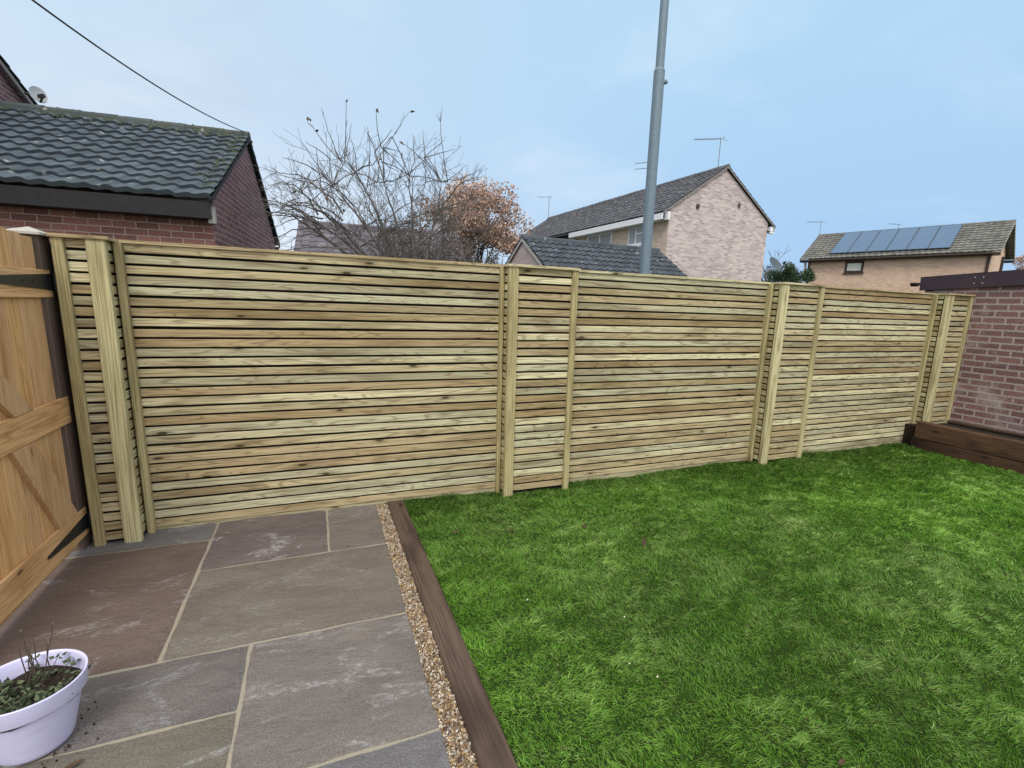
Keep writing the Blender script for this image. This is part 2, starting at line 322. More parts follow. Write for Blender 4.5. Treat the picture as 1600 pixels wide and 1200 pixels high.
# gravel strip
gb = MB(); gb.box(.352, .437, -3.9, .12, -.1, -.022, 0); tag(gb.build('gravel_bed', MT['soil']), kind='structure')
def stones(n, x0, x1, y0, y1):
    ico_v = np.array([(0, 0, 1), (.894, 0, .447), (.276, .851, .447), (-.724, .526, .447), (-.724, -.526, .447), (.276, -.851, .447), (.724, .526, -.447), (-.276, .851, -.447), (-.894, 0, -.447), (-.276, -.851, -.447), (.724, -.526, -.447), (0, 0, -1)])
    ico_f = np.array([(0, 1, 2), (0, 2, 3), (0, 3, 4), (0, 4, 5), (0, 5, 1), (1, 6, 2), (2, 7, 3), (3, 8, 4), (4, 9, 5), (5, 10, 1), (2, 6, 7), (3, 7, 8), (4, 8, 9), (5, 9, 10), (1, 10, 6), (6, 11, 7), (7, 11, 8), (8, 11, 9), (9, 11, 10), (10, 11, 6)])
    sc = rng.uniform(.0028, .0066, (n, 1, 1)) * rng.uniform(.55, 1.3, (n, 1, 3)); v = ico_v[None]*sc*(1+rng.uniform(-.18, .18, (n, 12, 1)))
    a = rng.uniform(0, 6.28, (n, 3)); 
    for ax, (p, q) in enumerate(((1, 2), (0, 2), (0, 1))):
        c, s = np.cos(a[:, ax])[:, None], np.sin(a[:, ax])[:, None]; vp, vq = v[..., p].copy(), v[..., q].copy(); v[..., p] = c*vp-s*vq; v[..., q] = s*vp+c*vq
    cx = rng.uniform(x0, x1, n); cy = rng.uniform(y0, y1, n); cz = -.018+rng.uniform(0, .017, n)
    v += np.stack([cx, cy, cz], 1)[:, None]; f = ico_f[None]+12*np.arange(n)[:, None, None]
    me = bpy.data.meshes.new('gravel'); me.from_pydata(v.reshape(-1, 3).tolist(), [], f.reshape(-1, 3).tolist())
    pal = np.array([(.62, .50, .34), (.42, .28, .16), (.30, .19, .12), (.70, .62, .50), (.50, .36, .22), (.22, .15, .11), (.75, .70, .62), (.48, .30, .12)])
    c = pal[rng.integers(0, 8, n)]*rng.uniform(.25, .88, (n, 1)); c = np.concatenate([c, np.ones((n, 1))], 1)
    me.attributes.new('col', 'FLOAT_COLOR', 'FACE').data.foreach_set('color', np.repeat(c, 20, 0).astype(np.float32).ravel())
    k = M('gravel_stone', .6, .3); k.col(k.attr('col', 'Color')); me.materials.append(k.m); return me
tag(link(stones(19000, .354, .437, -3.3, .10), 'gravel'), 'strip of small tan and brown gravel between the patio and the timber sleeper', 'gravel', kind='stuff')
# sleepers
g = MB()
for x0, x1, y0, y1 in ((.438, .560, -3.75, .02),):
    g.bar(((x0+x1)/2, y1, -.05), ((x0+x1)/2, y0, -.05), x1-x0, .12, ch=.006, tone=.5, seed=3)
tag(g.build('sleeper_edging', MT['sleeper']), 'dark brown timber sleeper set flush between gravel strip and lawn', 'sleeper')
# lawn
k = M('lawn_soil', .95, .1); n = k.noise(k.co(), 5, 6); k.col(k.mix(n, (.012, .022, .006), (.03, .05, .012))); MT['lawnbase'] = k.m
def lz(x, y): return -.012+.010*np.sin(1.7*x+.6)*np.cos(1.9*y)+.006*np.sin(4.1*x-3.3*y)+.004*np.sin(9*x+7*y)+.003*np.sin(23*x-15*y+2*np.sin(7*y))+.003*np.sin(31*y+11*x+2*np.sin(5*x))
g = MB(); nx, ny = 90, 60
gx = np.linspace(.562, 6.62, nx); gy = np.linspace(-4.4, .12, ny)
for j in range(ny-1):
    for i in range(nx-1):
        g.face([(gx[a], gy[b], lz(gx[a], gy[b])) for a, b in ((i, j), (i+1, j), (i+1, j+1), (i, j+1))])
tag(g.build('lawn_ground', MT['lawnbase']), kind='structure')
def fnoise(x, y, fr, seed):
    """value noise, three octaves, about -1..1"""
    t = np.zeros_like(x)
    for o in range(3):
        g = np.random.default_rng(seed*10+o).normal(0, 1, (256, 256)); a = .7+o*1.1+seed; f = fr/2.2*(2.1**o)
        u = (math.cos(a)*x+math.sin(a)*y)*f+100; v = (-math.sin(a)*x+math.cos(a)*y)*f+100
        iu, iv = np.floor(u).astype(int), np.floor(v).astype(int); fu, fv = u-iu, v-iv; fu = fu*fu*(3-2*fu); fv = fv*fv*(3-2*fv)
        q = lambda p, r: g[p % 256, r % 256]
        t += .6**o*((q(iu, iv)*(1-fu)+q(iu+1, iv)*fu)*(1-fv)+(q(iu, iv+1)*(1-fu)+q(iu+1, iv+1)*fu)*fv)
    return np.clip(t/1.1, -1.8, 1.8)
def grass():
    N = 900000
    x = .566+rng.random(N)**1.0*6.04; y = -3.7+rng.random(N)*3.74
    d = np.hypot(x, y+3.77)
    keep = (rng.random(N) < np.clip(2.6/d, .35, 1)) & (y > -3.77+.45*(x*.12)) & (x < 9.0+y*.2)
    u = (x*math.cos(YAW)-(y+3.77)*math.sin(YAW)); w = (x*math.sin(YAW)+(y+3.77)*math.cos(YAW)); keep &= (np.abs(u) < 1.2*w+.3) & (w > .8)
    x, y, d = x[keep], y[keep], d[keep]; N = len(x)
    n1 = fnoise(x, y, 3.2, 1); n2 = fnoise(x*.7+y*.3, y*1.5-x*.5, 14, 2); n3 = fnoise(x, y, 42, 3); n4 = fnoise(x, y, 1.8, 9); n5 = fnoise(x, y, 17, 6)
    L = (.024+.003*n2+.004*n3)*rng.uniform(.55, 1.35, N); L = np.clip(L, .010, .065)
    ed = np.minimum(x-.56, 6.6-x); L *= np.where(ed < .05, 1.15, 1)
    # edge by the fence: longer tufts
    ang = 3.9+.55*n1+.45*n5+.6*n3+rng.normal(0, .8, N); lean = np.clip(1.35+.35*n3+.25*n5+rng.normal(0, .45, N), .1, 3.0)
    wd = rng.uniform(.0010, .0019, N)*np.clip(d/2.6, 1, 2.6)
    dx, dy = np.cos(ang), np.sin(ang); sa = rng.uniform(0, 6.28, N); sx, sy = np.cos(sa)*wd, np.sin(sa)*wd
    z0 = lz(x, y); h = L/np.sqrt(1+lean**2*.8)
    r1 = .35*lean*h; r2 = lean*h
    V = np.zeros((N, 5, 3)); V[:, 0] = np.stack([x-sx, y-sy, z0], 1); V[:, 1] = np.stack([x+sx, y+sy, z0], 1)
    mx, my, mz = x+dx*r1, y+dy*r1, z0+h*.6
    V[:, 2] = np.stack([mx+sx*.8, my+sy*.8, mz], 1); V[:, 3] = np.stack([mx-sx*.8, my-sy*.8, mz], 1); V[:, 4] = np.stack([x+dx*r2, y+dy*r2, z0+h], 1)
    me = bpy.data.meshes.new('grass'); me.vertices.add(5*N); me.vertices.foreach_set('co', V.astype(np.float32).ravel())
    base = 5*np.arange(N)[:, None]; lv = (base+np.array([0, 1, 2, 3, 3, 2, 4])).ravel()
    me.loops.add(7*N); me.loops.foreach_set('vertex_index', lv.astype(np.int32)); me.polygons.add(2*N)
    ls = (7*np.arange(N)[:, None]+np.array([0, 4])).ravel(); me.polygons.foreach_set('loop_start', ls.astype(np.int32))
    me.update(calc_edges=True)
    c0 = np.array((.108, .285, .026)); c1 = np.array((.28, .54, .070)); c2 = np.array((.43, .59, .22)); c3 = np.array((.40, .36, .17))
    t = np.clip(.46+.10*n1+.11*n2+.15*n3+rng.normal(0, .28, N), 0, 1)[:, None]; c = c0*(1-t)+c1*t
    t2 = np.clip(.20*n4+.14*n2+.12*n3+rng.normal(0, .3, N)-.02, 0, .8)[:, None]; c = c*(1-t2)+c2*t2
    st = (rng.random(N) < .018+.03*np.clip(n2-.6, 0, 1))[:, None]; c = np.where(st, c3*rng.uniform(.6, 1.25, (N, 1)), c)
    fz = np.clip((y+.32)/.3, 0, 1)[:, None]*np.clip(rng.random(N)+.1, 0, 1)[:, None]; c = c*(1-fz*.45)+np.array((.045, .05, .018))*fz*.45  # contact shade along the fence foot, put into the blade colour
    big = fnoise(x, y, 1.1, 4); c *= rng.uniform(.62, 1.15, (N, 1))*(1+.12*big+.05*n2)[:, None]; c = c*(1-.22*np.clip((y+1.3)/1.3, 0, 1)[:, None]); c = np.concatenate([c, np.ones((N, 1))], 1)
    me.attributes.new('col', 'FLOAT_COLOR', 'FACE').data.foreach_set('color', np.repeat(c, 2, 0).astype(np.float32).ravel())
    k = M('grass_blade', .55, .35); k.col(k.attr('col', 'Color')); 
    tr = k.n('ShaderNodeBsdfTranslucent'); k.put(tr.inputs[0], k.attr('col', 'Color')); mx_ = k.n('ShaderNodeMixShader'); mx_.inputs[0].default_value = .3
    k.t.links.new(k.b.outputs[0], mx_.inputs[1]); k.t.links.new(tr.outputs[0], mx_.inputs[2]); k.t.links.new(mx_.outputs[0], k.t.nodes['Material Output'].inputs[0])
    me.materials.append(k.m); return me
tag(link(grass(), 'grass'), 'bright green lawn of mown grass filling the garden', 'lawn', kind='stuff')
# ================================================================ fence
PITCH, SH, NS, Z0 = .0622, .0484, 29, .0223
FH = 1.8135
fence = empty('slatted_fence', (2.9, 0, 0), 'new pale green timber slatted fence with boxed pillars across the whole garden', 'fence')
rfe = random.Random(11)
def tone_():
    t = rfe.random(); return (.05+.3*rfe.random()) if t < .38 else ((.35+.35*rfe.random()) if t < .72 else .75+.3*rfe.random())
def slat_panel(x0, x1, y, bias=0):
    m = MB()
    for i in range(NS):
        z = Z0+i*PITCH; j = rfe.uniform(-.0015, .0015)
        sg = rfe.uniform(-.0012, .0012)
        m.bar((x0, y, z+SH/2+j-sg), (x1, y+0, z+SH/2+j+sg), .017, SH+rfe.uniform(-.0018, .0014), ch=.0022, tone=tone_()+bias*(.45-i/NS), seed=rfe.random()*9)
    return m.build('slat_panel', MT['slat'], fence)
def slat_return(x, y0, y1):
    m = MB()
    for i in range(NS):
        z = Z0+i*PITCH; m.bar((x, y0, z+SH/2), (x, y1, z+SH/2), .017, SH, ch=.0035, tone=tone_(), seed=rfe.random()*9)
    return m.build('slat_panel', MT['slat_y'], fence)
def post(x0, x1, y0, y1, z0=-.05, z1=FH, tone=.5):
    m = MB(); m.box(x0, x1, y0, y1, z0, z1, .005, tone=tone, seed=rfe.random()*9); return m.build('post', MT['post'], fence)
FY = -.145     # face of the boxed pillars; main panels have their face at y = 0
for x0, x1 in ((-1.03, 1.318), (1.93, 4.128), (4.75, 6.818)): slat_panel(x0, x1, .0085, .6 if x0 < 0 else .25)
boxes = [(-1.31, -1.075), (1.35, 1.932), (4.172, 4.752), (6.852, 7.36)]
for i, (a, b) in enumerate(boxes):
    slat_panel(a+.004, b-.004, FY+.0325)
    bk = MB(); bk.box(a+.004, b-.004, FY+.045, FY+.052, -.02, FH-.02, 0); bk.build('backing', MT['black'], fence)
slat_return(-1.0885, FY+.045, .0); slat_return(1.3625, FY+.045, .0); slat_return(4.1865, FY+.045, .0); slat_return(6.8665, FY+.045, .0)
for x in (-1.10, 1.376, 4.20, 6.88):
    bk = MB(); bk.box(x-.003, x+.003, FY+.06, .0, -.02, FH-.02, 0); bk.build('backing', MT['black'], fence)
bk = MB(); bk.box(-1.5, 7.36, .021, .030, -.05, FH-.02, 0); bk.build('backing', MT['black'], fence)
# corner posts (front) and edge posts
post(-1.312, -1.257, FY, FY+.035, tone=.15); post(-1.162, -1.072, FY-.004, FY+.042, tone=.85)
post(1.347, 1.424, FY-.002, FY+.043, tone=.35); post(1.884, 1.936, FY, FY+.033, tone=.3)
post(4.168, 4.262, FY-.002, FY+.043, tone=.8); post(4.702, 4.757, FY, FY+.033, tone=.45)
post(6.848, 6.965, FY-.002, FY+.043, z0=.1, tone=.85); post(7.312, 7.362, FY, FY+.033, z0=.1, tone=.3)
post(-1.071, -1.030, -.040, .012, tone=.35); post(1.318, 1.349, -.036, .012, tone=.2)
post(4.126, 4.166, -.042, .012, tone=.3); post(6.806, 6.846, -.042, .012, tone=.4)
for xs in ((-.99, .15, 1.28), (1.98, 3.03, 4.08), (4.80, 5.78, 6.77)):
    m = MB()
    for x in xs:
        for i in range(NS):
            z = Z0+i*PITCH+SH/2+rfe.uniform(-.004, .004); xx = x+rfe.uniform(-.004, .004); m.tube([(xx, .002, z), (xx, -.0009, z)], .0024, 6)
    o = m.build('nail_heads', MT['iron'], fence); tag(o, kind='stuff')
cp = MB(); zc = FH+.009
def capb(x0, x1, y0, y1): cp.box(x0, x1, y0, y1, FH+.0005, FH+.019, .004, tone=.75, seed=rfe.random()*9)
capb(-1.322, -1.052, FY-.014, .06); capb(-1.0515, 1.336, -.016, .065); capb(1.3365, 1.944, FY-.014, .06); capb(1.9445, 4.154, -.016, .065)
capb(4.1545, 4.766, FY-.014, .06); capb(4.7665, 6.834, -.016, .065); capb(6.8345, 7.366, FY-.014, .06)
cp.build('capping', MT['slat'], fence)
# gravel board along the foot
gbm = MB(); gbm.box(-1.03, 6.8, .004, .019, -.06, .0185, 0, tone=.1, seed=2); gbm.build('foot_rail', MT['slat'], fence)
# ================================================================ gate
GX = -1.345
gate = empty('garden_gate', (GX, -.6, 0), 'orange brown wooden gate with black strap hinges at the left', 'gate')
m = MB(); y = -.195; i = 0
while y > -1.30:
    w = .118; top = 1.80+.05*math.sin(min(1, (-.195-y)/1.1)*math.pi)*.6
    m.box(GX-.040, GX-.020, y-w, y-.0018, .045, top, .003, tone=R01(.2, .9), seed=i*.7+.3); y -= w; i += 1
m.build('boards', MT['gate'], gate)
for z0, z1, y0 in ((1.488, 1.636, -.105), (.775, .930, -.105), (.075, .245, -.088)):
    m = MB(); m.bar((GX-.0095, y0, (z0+z1)/2), (GX-.0095, -1.33, (z0+z1)/2), .0195, z1-z0, ch=.004, tone=R01(.4, .8), seed=R01(0, 9)); m.build('rail', MT['gate_rail'], gate)
for P4 in (((-.42, .246), (-.20, .246), (-.545, .774), (-.745, .774)), ((-.68, .931), (-.50, .931), (-1.10, 1.487), (-1.28, 1.487))):
    m = MB(); t1 = dict(tone=.55, seed=R01(0, 9)); f = [Vector((GX-.003, y, z)) for y, z in P4]; f = [p+Vector((.006, 0, 0)) for p in f]; bb = [Vector((GX-.0195, y, z)) for y, z in P4]
    m.face(f[::-1], **t1); m.face(bb, **t1)
    for i in range(4): j = (i+1) % 4; m.face([f[i], f[j], bb[j], bb[i]], **t1)
    m.build('brace', MT['gate_brace'], gate)
for zc_, tip in ((1.572, -.86), (.158, -.60)):
    h = MB(); xx = GX+.0035
    a0 = [(-.088, .046), (-.088, -.046), (tip+.015, -.009), (tip, 0), (tip+.015, .009)]
    fr_ = [Vector((xx+.002, y, zc_+z)) for y, z in a0]; bk_ = [Vector((xx-.0025, y, zc_+z)) for y, z in a0]; h.face(fr_); h.face(bk_[::-1])
    for i in range(5): j = (i+1) % 5; h.face([fr_[i], bk_[i], bk_[j], fr_[j]])
    hg = h.build('hinge', MT['iron'], gate)
    p_ = MB(); p_.box(xx-.002, xx+.002, -.084, -.050, zc_-.095, zc_+.095, .002); p_.build('hinge_plate', MT['iron'], hg)
    p_ = MB(); p_.tube([(xx+.004, -.086, zc_-.05), (xx+.004, -.086, zc_+.05)], .006, 8); p_.build('hinge_pin', MT['iron'], hg)
    for yb, zb in ((-.13, .012), (-.22, -.008), (-.32, .003), (-.42, 0), (-.067, .06), (-.067, -.06)):
        p_ = MB(); p_.tube([(xx+.001, yb, zc_+zb), (xx+.0055, yb, zc_+zb)], .005, 8); p_.build('bolt', MT['iron'], hg)
gp = empty('gate_post', (-1.41, -.12, 0), 'dark brown timber gate post with a pale pyramid cap', 'post')
m = MB(); m.box(GX-.115, GX-.003, -.178, -.046, -.05, 1.815, .006, seed=5); m.build('post_shaft', MT['dark_post'], gp)
m = MB(); x0, x1, y0, y1, z = GX-.135, GX+.018, -.205, -.020, 1.816; ax, ay = (x0+x1)/2, (y0+y1)/2
m.box(x0, x1, y0, y1, z, z+.012, .003)
b4 = [(x0, y0, z+.0122), (x1, y0, z+.0122), (x1, y1, z+.0122), (x0, y1, z+.0122)]
for i in range(4): m.face([b4[i], b4[(i+1) % 4], (ax, ay, z+.045)])
m.build('post_cap', MT['stone'], gp)
# ================================================================ right: bed, brick outbuilding
def wall_quad(m, a, b, z0, z1, off=0, **k):
    a = Vector(a); b = Vector(b); L = (b-a).length
    m.face([(a.x, a.y, z0), (b.x, b.y, z0), (b.x, b.y, z1), (a.x, a.y, z1)], [(off, z0), (off+L, z0), (off+L, z1), (off, z1)], **k)
ob = empty('brick_outbuilding', (8.6, -2.5, 0), 'low red brick outbuilding wall with plum brown fascia at the right edge', 'outbuilding')
m = MB(); wall_quad(m, (7.37, -6.0), (7.37, .42), -.1, 2.0); wall_quad(m, (7.37, .42), (10.5, .42), -.1, 1.98); wall_quad(m, (10.5, .42), (10.5, -6), -.1, 1.98); wall_quad(m, (10.5, -6), (7.37, -6), -.1, 1.98)
m.build('wall', MT['brick_wall'], ob)
m = MB()
m.bar((7.345, .47, 1.975), (7.345, -.17, 2.003), .026, .172, ch=.003); m.bar((7.345, -.172, 2.004), (7.345, -6.0, 2.27), .026, .175, ch=.003)
fa = m.build('fascia', MT['plum'], ob)
for yy in (-.13, -.215):
    for zz in (-.035, .035): m = MB(); m.tube([(7.331, yy, 2.003+zz), (7.328, yy, 2.003+zz)], .0055, 8); m.build('screw', MT['white'], fa)
m = MB(); m.face([(7.33, .47, 2.062), (10.6, .47, 2.062), (10.6, -6.1, 2.37), (7.33, -6.1, 2.37)]); m.face([(7.36, .42, 1.955), (10.6, .42, 1.955), (10.6, .4, 2.06), (7.36, .4, 2.06)]); m.build('roof', MT['darkpaint'], ob)
m = MB()
prof = [(-.045*math.cos(t), -.045*math.sin(t)) for t in [i*math.pi/8 for i in range(9)]]
m.prism((7.30, .55, 1.985), (7.30, .475, 1.985), prof, Vector((1, 0, 0)), Z); m.build('gutter', MT['iron'], ob)
bed = MB(); bed.bar((6.665, -.185, .213), (6.665, -5, .213), .11, .20, ch=.008, tone=.5, seed=2); 
tag(bed.build('raised_bed_sleeper', MT['sleeper_bed']), 'weathered brown sleeper on edge holding the bed by the brick wall', 'sleeper')
bed = MB(); bed.bar((6.67, -.16, .045), (6.67, -5, .045), .12, .13, ch=.008, tone=.1, seed=6)  # lower sleeper has a darker tone than the one above
tag(bed.build('base_sleeper', MT['sleeper_bed']), 'dark sleeper lying lowest under the weathered sleeper by the wall', 'sleeper')
m = MB(); m.box(6.72, 7.37, -5, .0, -.1, .235, 0); tag(m.build('bed_soil', MT['soil']), kind='structure')
m = MB(); m.bar((7.338, -.15, .262), (7.338, -5, .262), .06, .03, tone=.4, seed=1); tag(m.build('timber_batten', MT['sleeper']), 'thin grey brown timber batten along the foot of the brick wall', 'batten')
# ================================================================ roofs and buildings
def tiled_roof(o, u, v, Lu, Lv, period, gauge, amp, step, name, mat, parent, kind='pan', tonev=.5):
    """o lower corner, u along the eave, v up the slope; real rolled tiles laid in courses"""
    o, u, v = Vector(o), Vector(u).normalized(), Vector(v).normalized(); n = u.cross(v).normalized()
    if n.z < 0: n = -n
    per = 8; nu = int(Lu/period*per)+1; nc = max(1, round(Lv/gauge)); g_ = Lv/nc; V = []; Fc = []; T = []
    for c in range(nc):
        for r, (vv, lift) in enumerate(((0, -.4), (0, 1), (1, .12))):
            for i in range(nu+1):
                x = min(i/per*period, Lu); ph = (x/period) % 1
                if kind == 'pan': h = amp*(.5+.5*math.sin(2*math.pi*ph+.35*math.sin(2*math.pi*ph)))
                else: h = amp*(1 if ph < .12 else 0)
                h2 = h if not (r == 0) else h*.6
                V.append(o+u*x+v*((c+vv)*g_)+n*(h2+step*lift+random.Random(c*7919+int(x/period)).uniform(-.006, .006)))
        b = c*3*(nu+1)
        for r in range(2):
            for i in range(nu): a = b+r*(nu+1)+i; Fc.append((a, a+1, a+nu+2, a+nu+1)); T.append(random.Random(c*131+int(i/per)*17).random() if r else .1)
    me = bpy.data.meshes.new(name); me.from_pydata([tuple(p) for p in V], [], Fc); me.attributes.new('tone', 'FLOAT', 'FACE').data.foreach_set('value', T); me.materials.append(mat)
    return link(me, name, parent)
def gable_building(root, x, y, bear, L, Wd, ze, zr, wallm, gablem, tilem, ridgem, oh=.18, eo=.28, period=.3, gauge=.29, amp=.04, step=.03, front=True, kind='pan', fascia=None, barge=None, fh=.16, fd=.03, inset_z=.12, bh=.075):
    """(x,y) is the roof's near front eave corner; a = along ridge, w = across, front eave at w=0"""
    a = Vector((math.sin(bear), math.cos(bear), 0)); w = Vector((math.cos(bear), -math.sin(bear), 0)); o = Vector((x, y, 0))
    sl = w*Wd/2+Z*(zr-ze); S = sl.length; sb = -w*Wd/2+Z*(zr-ze)
    E0 = o+Z*ze; R0 = o+w*Wd/2+Z*zr
    rf = tiled_roof(E0, a, sl, L, S, period, gauge, amp, step, 'roof', tilem, root, kind)
    tiled_roof(E0+w*Wd, a, sb, L, S, period, gauge, amp, step, 'roof', tilem, root, kind)
    # ridge
    m = MB(); nseg = max(2, int(L/.42))
    for i in range(nseg):
        p0 = R0+a*L*i/nseg; p1 = R0+a*L*(i+1)/nseg; j = R01(-.006, .006)
        prof = [(-.12, -.055), (-.10, .01), (-.05, .055), (0, .068), (.05, .055), (.10, .01), (.12, -.055)]
        m.prism(p0+Z*(.02+j), p1+Z*(.02+j-.008), prof, w, Z, tone=R01(), seed=i)
    m.build('ridge_tiles', ridgem, rf)
    # walls
    tn = (zr-ze)/(Wd/2); zw = ze-.03
    def P(al, wi): return o+a*al+w*wi
    def gab(al, flip, mt):
        m = MB(); l0, l1 = eo, Wd-eo; hb = ze+tn*eo-inset_z*.6
        p = [P(al, l0), P(al, l1)]; top = zr-inset_z*.6
        m.face([(p[0].x, p[0].y, -.2), (p[1].x, p[1].y, -.2), (p[1].x, p[1].y, hb), tuple(P(al, Wd/2)+Z*top), (p[0].x, p[0].y, hb)], [(l0, 0), (l1, 0), (l1, hb+.2), (Wd/2, top+.2), (l0, hb+.2)])
        m.build('gable_wall', mt, root)
    gab(oh, 0, gablem); gab(L-oh, 1, gablem)
    m = MB(); p, q = P(oh, eo), P(L-oh, eo); wall_quad(m, (p.x, p.y, 0), (q.x, q.y, 0), -.2, ze+.06); m.build('wall', wallm, root)
    m = MB(); p, q = P(oh, Wd-eo), P(L-oh, Wd-eo); wall_quad(m, (q.x, q.y, 0), (p.x, p.y, 0), -.2, ze+.06); m.build('wall', wallm, root)
    # fascia and soffit
    for wi, sg in ((.035, 1), (Wd-.035, -1)):
        m = MB(); m.bar(P(.02, wi)+Z*(ze-fh/2-.035), P(L-.02, wi)+Z*(ze-fh/2-.035), fd, fh, ch=0); 
        c0, c1 = P(.02, wi+sg*.016), P(.02, wi+sg*(eo+.0)); d0, d1 = P(L-.02, wi+sg*.016), P(L-.02, wi+sg*eo); zz = Z*(ze-fh-.03)
        m.face([c0+zz, c1+zz, d1+zz, d0+zz]); m.build('fascia', fascia or MT['white'], root)
    # barge boards / verge undercloak
    for al in (.01, L-.01):
        for s0, s1 in ((P(al, .0)+Z*ze, P(al, Wd/2)+Z*zr), (P(al, Wd)+Z*ze, P(al, Wd/2)+Z*zr)):
            m = MB(); m.bar(s0-Z*(.008+bh/2), s1-Z*(.008+bh/2), .022, bh, up=(0, 0, 1), ch=0)
            m.build('barge_board', barge or MT['soffit'], root)
    return a, w, o, P
# left garage
lg = empty('brick_garage', (-4, 6, 0), 'dark red brick garage with blue grey pantiled roof behind the fence at left', 'garage')
a, w, o, P = gable_building(lg, -1.044, 3.206, -1.497+0.0, 9, 5.401, 2.6, 3.985, MT['brick_red'], MT['brick_gable'], MT['tile_blue'], MT['moss'], oh=.06, eo=.30, period=.185, gauge=.245, amp=.024, step=.034, fascia=MT['darkpaint'], barge=MT['darkpaint'], fh=.18, bh=.045)
rs = random.Random(4); m = MB()
for _ in range(2600):
    t = rs.random(); sd = rs.choice((0,)*9+(1,)); al = rs.uniform(0, 8.8) if sd == 0 else abs(rs.gauss(0, .12)); wi = (2.7+rs.gauss(0, .13)) if sd == 0 else rs.uniform(.3, 2.6)
    zz = 2.6+(3.985-2.6)*(1-abs(wi-2.7)/2.7)+(.07 if sd == 0 and abs(wi-2.7) < .08 else .035); q = P(al, wi)+Z*zz; r_ = rs.uniform(.008, .026)*(1 if sd == 0 else .7)
    m.tube([q-Z*r_*.6, q+Z*r_*.2, q+Z*r_*.9], [r_*.9, r_, r_*.35], 5, tone=rs.random())
o_ = m.build('moss', MT['mosst'], lg); tag(o_, kind='stuff')
# small pale verge box end
m = MB(); p = P(.03, .13); m.bar(p+Z*2.34, p+Z*2.52, .07, .12, up=(0, 1, 0), ch=0); m.build('eave_box_end', MT['soffit'], lg)
# gable house at far left
ab = empty('gabled_house', (-9, 12, 0), 'tall dark brick house gable rising behind the garage roof at the far left', 'house')
m = MB(); ya, za = 6.8, 5.37; sl_ = -.372
def zg(y): return za+sl_*(y-ya)
m.face([(-4.5, 1.0, -.1), (-4.5, 11.5, -.1), (-4.5, 11.5, zg(11.5)), (-4.5, 5.5, zg(5.5)), (-4.5, 1.0, 4.2)], [(1, 0), (11.5, 0), (11.5, zg(11.5)+.1), (5.5, zg(5.5)+.1), (1, 4.3)])
wall_quad(m, (-4.5, 11.5), (-14, 11.5), -.1, zg(11.5)); m.build('gable_wall', MT['brick_gable'], ab)
tiled_roof((-4.38, 11.75, zg(11.75)), (-1, 0, 0), (0, -1, -sl_), 9, 6.9, .3, .3, .03, .03, 'roof', MT['tile_dark'], ab)
m = MB(); m.bar((-4.42, 11.75, zg(11.75)-.06), (-4.42, 5.5, zg(5.5)-.06), .04, .07, ch=0); m.build('barge_board', MT['vergem'], ab)
# middle garage
mg = empty('tiled_garage', (7, 9, 0), 'small pale brick garage with charcoal pantiled roof in front of the long house', 'garage')
k = .86; gable_building(mg, 11.566*k, (9.635+CAMD)*k-CAMD, -1.621, 5.423*k, 4.219*k, CAMH+(2.3-CAMH)*k, CAMH+(3.589-CAMH)*k, MT['brick_pale'], MT['brick_pale'], MT['tile_dark'], MT['tile_dark'], oh=.05, eo=.25, period=.21, gauge=.26, amp=.035, step=.03, barge=MT['soffit'], fascia=MT['darkpaint'])
# long house
hs = empty('brick_house', (14, 18, 0), 'two storey pinkish grey brick house with long tiled roof behind the lamp post', 'house')
a, w, o, P = gable_building(hs, 11.70, 11.933, -.052, 14.6, 5.867, 5.0, 6.93, MT['brick_buff'], MT['brick_grey'], MT['tile_house'], MT['tile_house'], oh=.10, eo=.34, period=.3, gauge=.235, amp=.022, step=.026, fascia=MT['darkpaint'], barge=MT['vergem'], fh=.15, bh=.05)
def fr_box(m, al0, al1, w0, w1, z0, z1):
    m.bar(P(al0, (w0+w1)/2)+Z*((z0+z1)/2), P(al1, (w0+w1)/2)+Z*((z0+z1)/2), abs(w1-w0), z1-z0, ch=0)
m = MB(); fr_box(m, .02, 6.75, -.03, .012, 4.74, 4.955); m.bar(P(.05, .17)+Z*4.72, P(.05, .17)+Z*5.0, .1, .34, up=a, ch=0)
m.face([P(.0, -.03)+Z*4.73, P(.0, .34)+Z*4.73, P(6.75, .34)+Z*4.73, P(6.75, -.03)+Z*4.73]); m.build('white_fascia', MT['white'], hs)
def window(par, PP, al0, al1, z0, z1, wi, sgn=-1, frame=None, pane=None, mull=None, t=.06, sill=True, rail=None):
    """window proud of the wall at across-offset wi (front side faces -w)"""
    frame = frame or MT['white']; m = MB(); d = .05
    def bx(m, a0, a1, za, zb, d=.05, c=None):
        c = wi-d/2+.012 if c is None else c
        m.bar(PP(a0, c)+Z*((za+zb)/2), PP(a1, c)+Z*((za+zb)/2), d, zb-za, ch=0)
    bx(m, al0, al1, z0, z0+t); bx(m, al0, al1, z1-t, z1); bx(m, al0, al0+t, z0+t, z1-t); bx(m, al1-t, al1, z0+t, z1-t)
    if mull: bx(m, mull-t/2, mull+t/2, z0+t, z1-t)
    if rail: bx(m, al0+t, (mull or al1)-t/2, rail-t/2, rail+t/2, .045)
    if sill: bx(m, al0-.06, al1+.06, z0-.07, z0-.002, .11)
    f = m.build('window', frame, par); g_ = MB(); bx(g_, al0+t*.5, al1-t*.5, z0+t*.5, z1-t*.5, .012, wi-.014); g_.build('pane', pane or MT['glass'], f); return f
window(hs, P, 1.45, 2.45, 4.02, 4.72, .34, mull=1.95, rail=4.45); window(hs, P, 3.62, 5.6, 3.95, 4.72, .34, mull=4.55)
window(hs, P, 7.25, 8.1, 4.1, 4.66, .34, pane=MT['curtain']); window(hs, P, 9.0, 10.2, 4.1, 4.66, .34, pane=MT['curtain'])
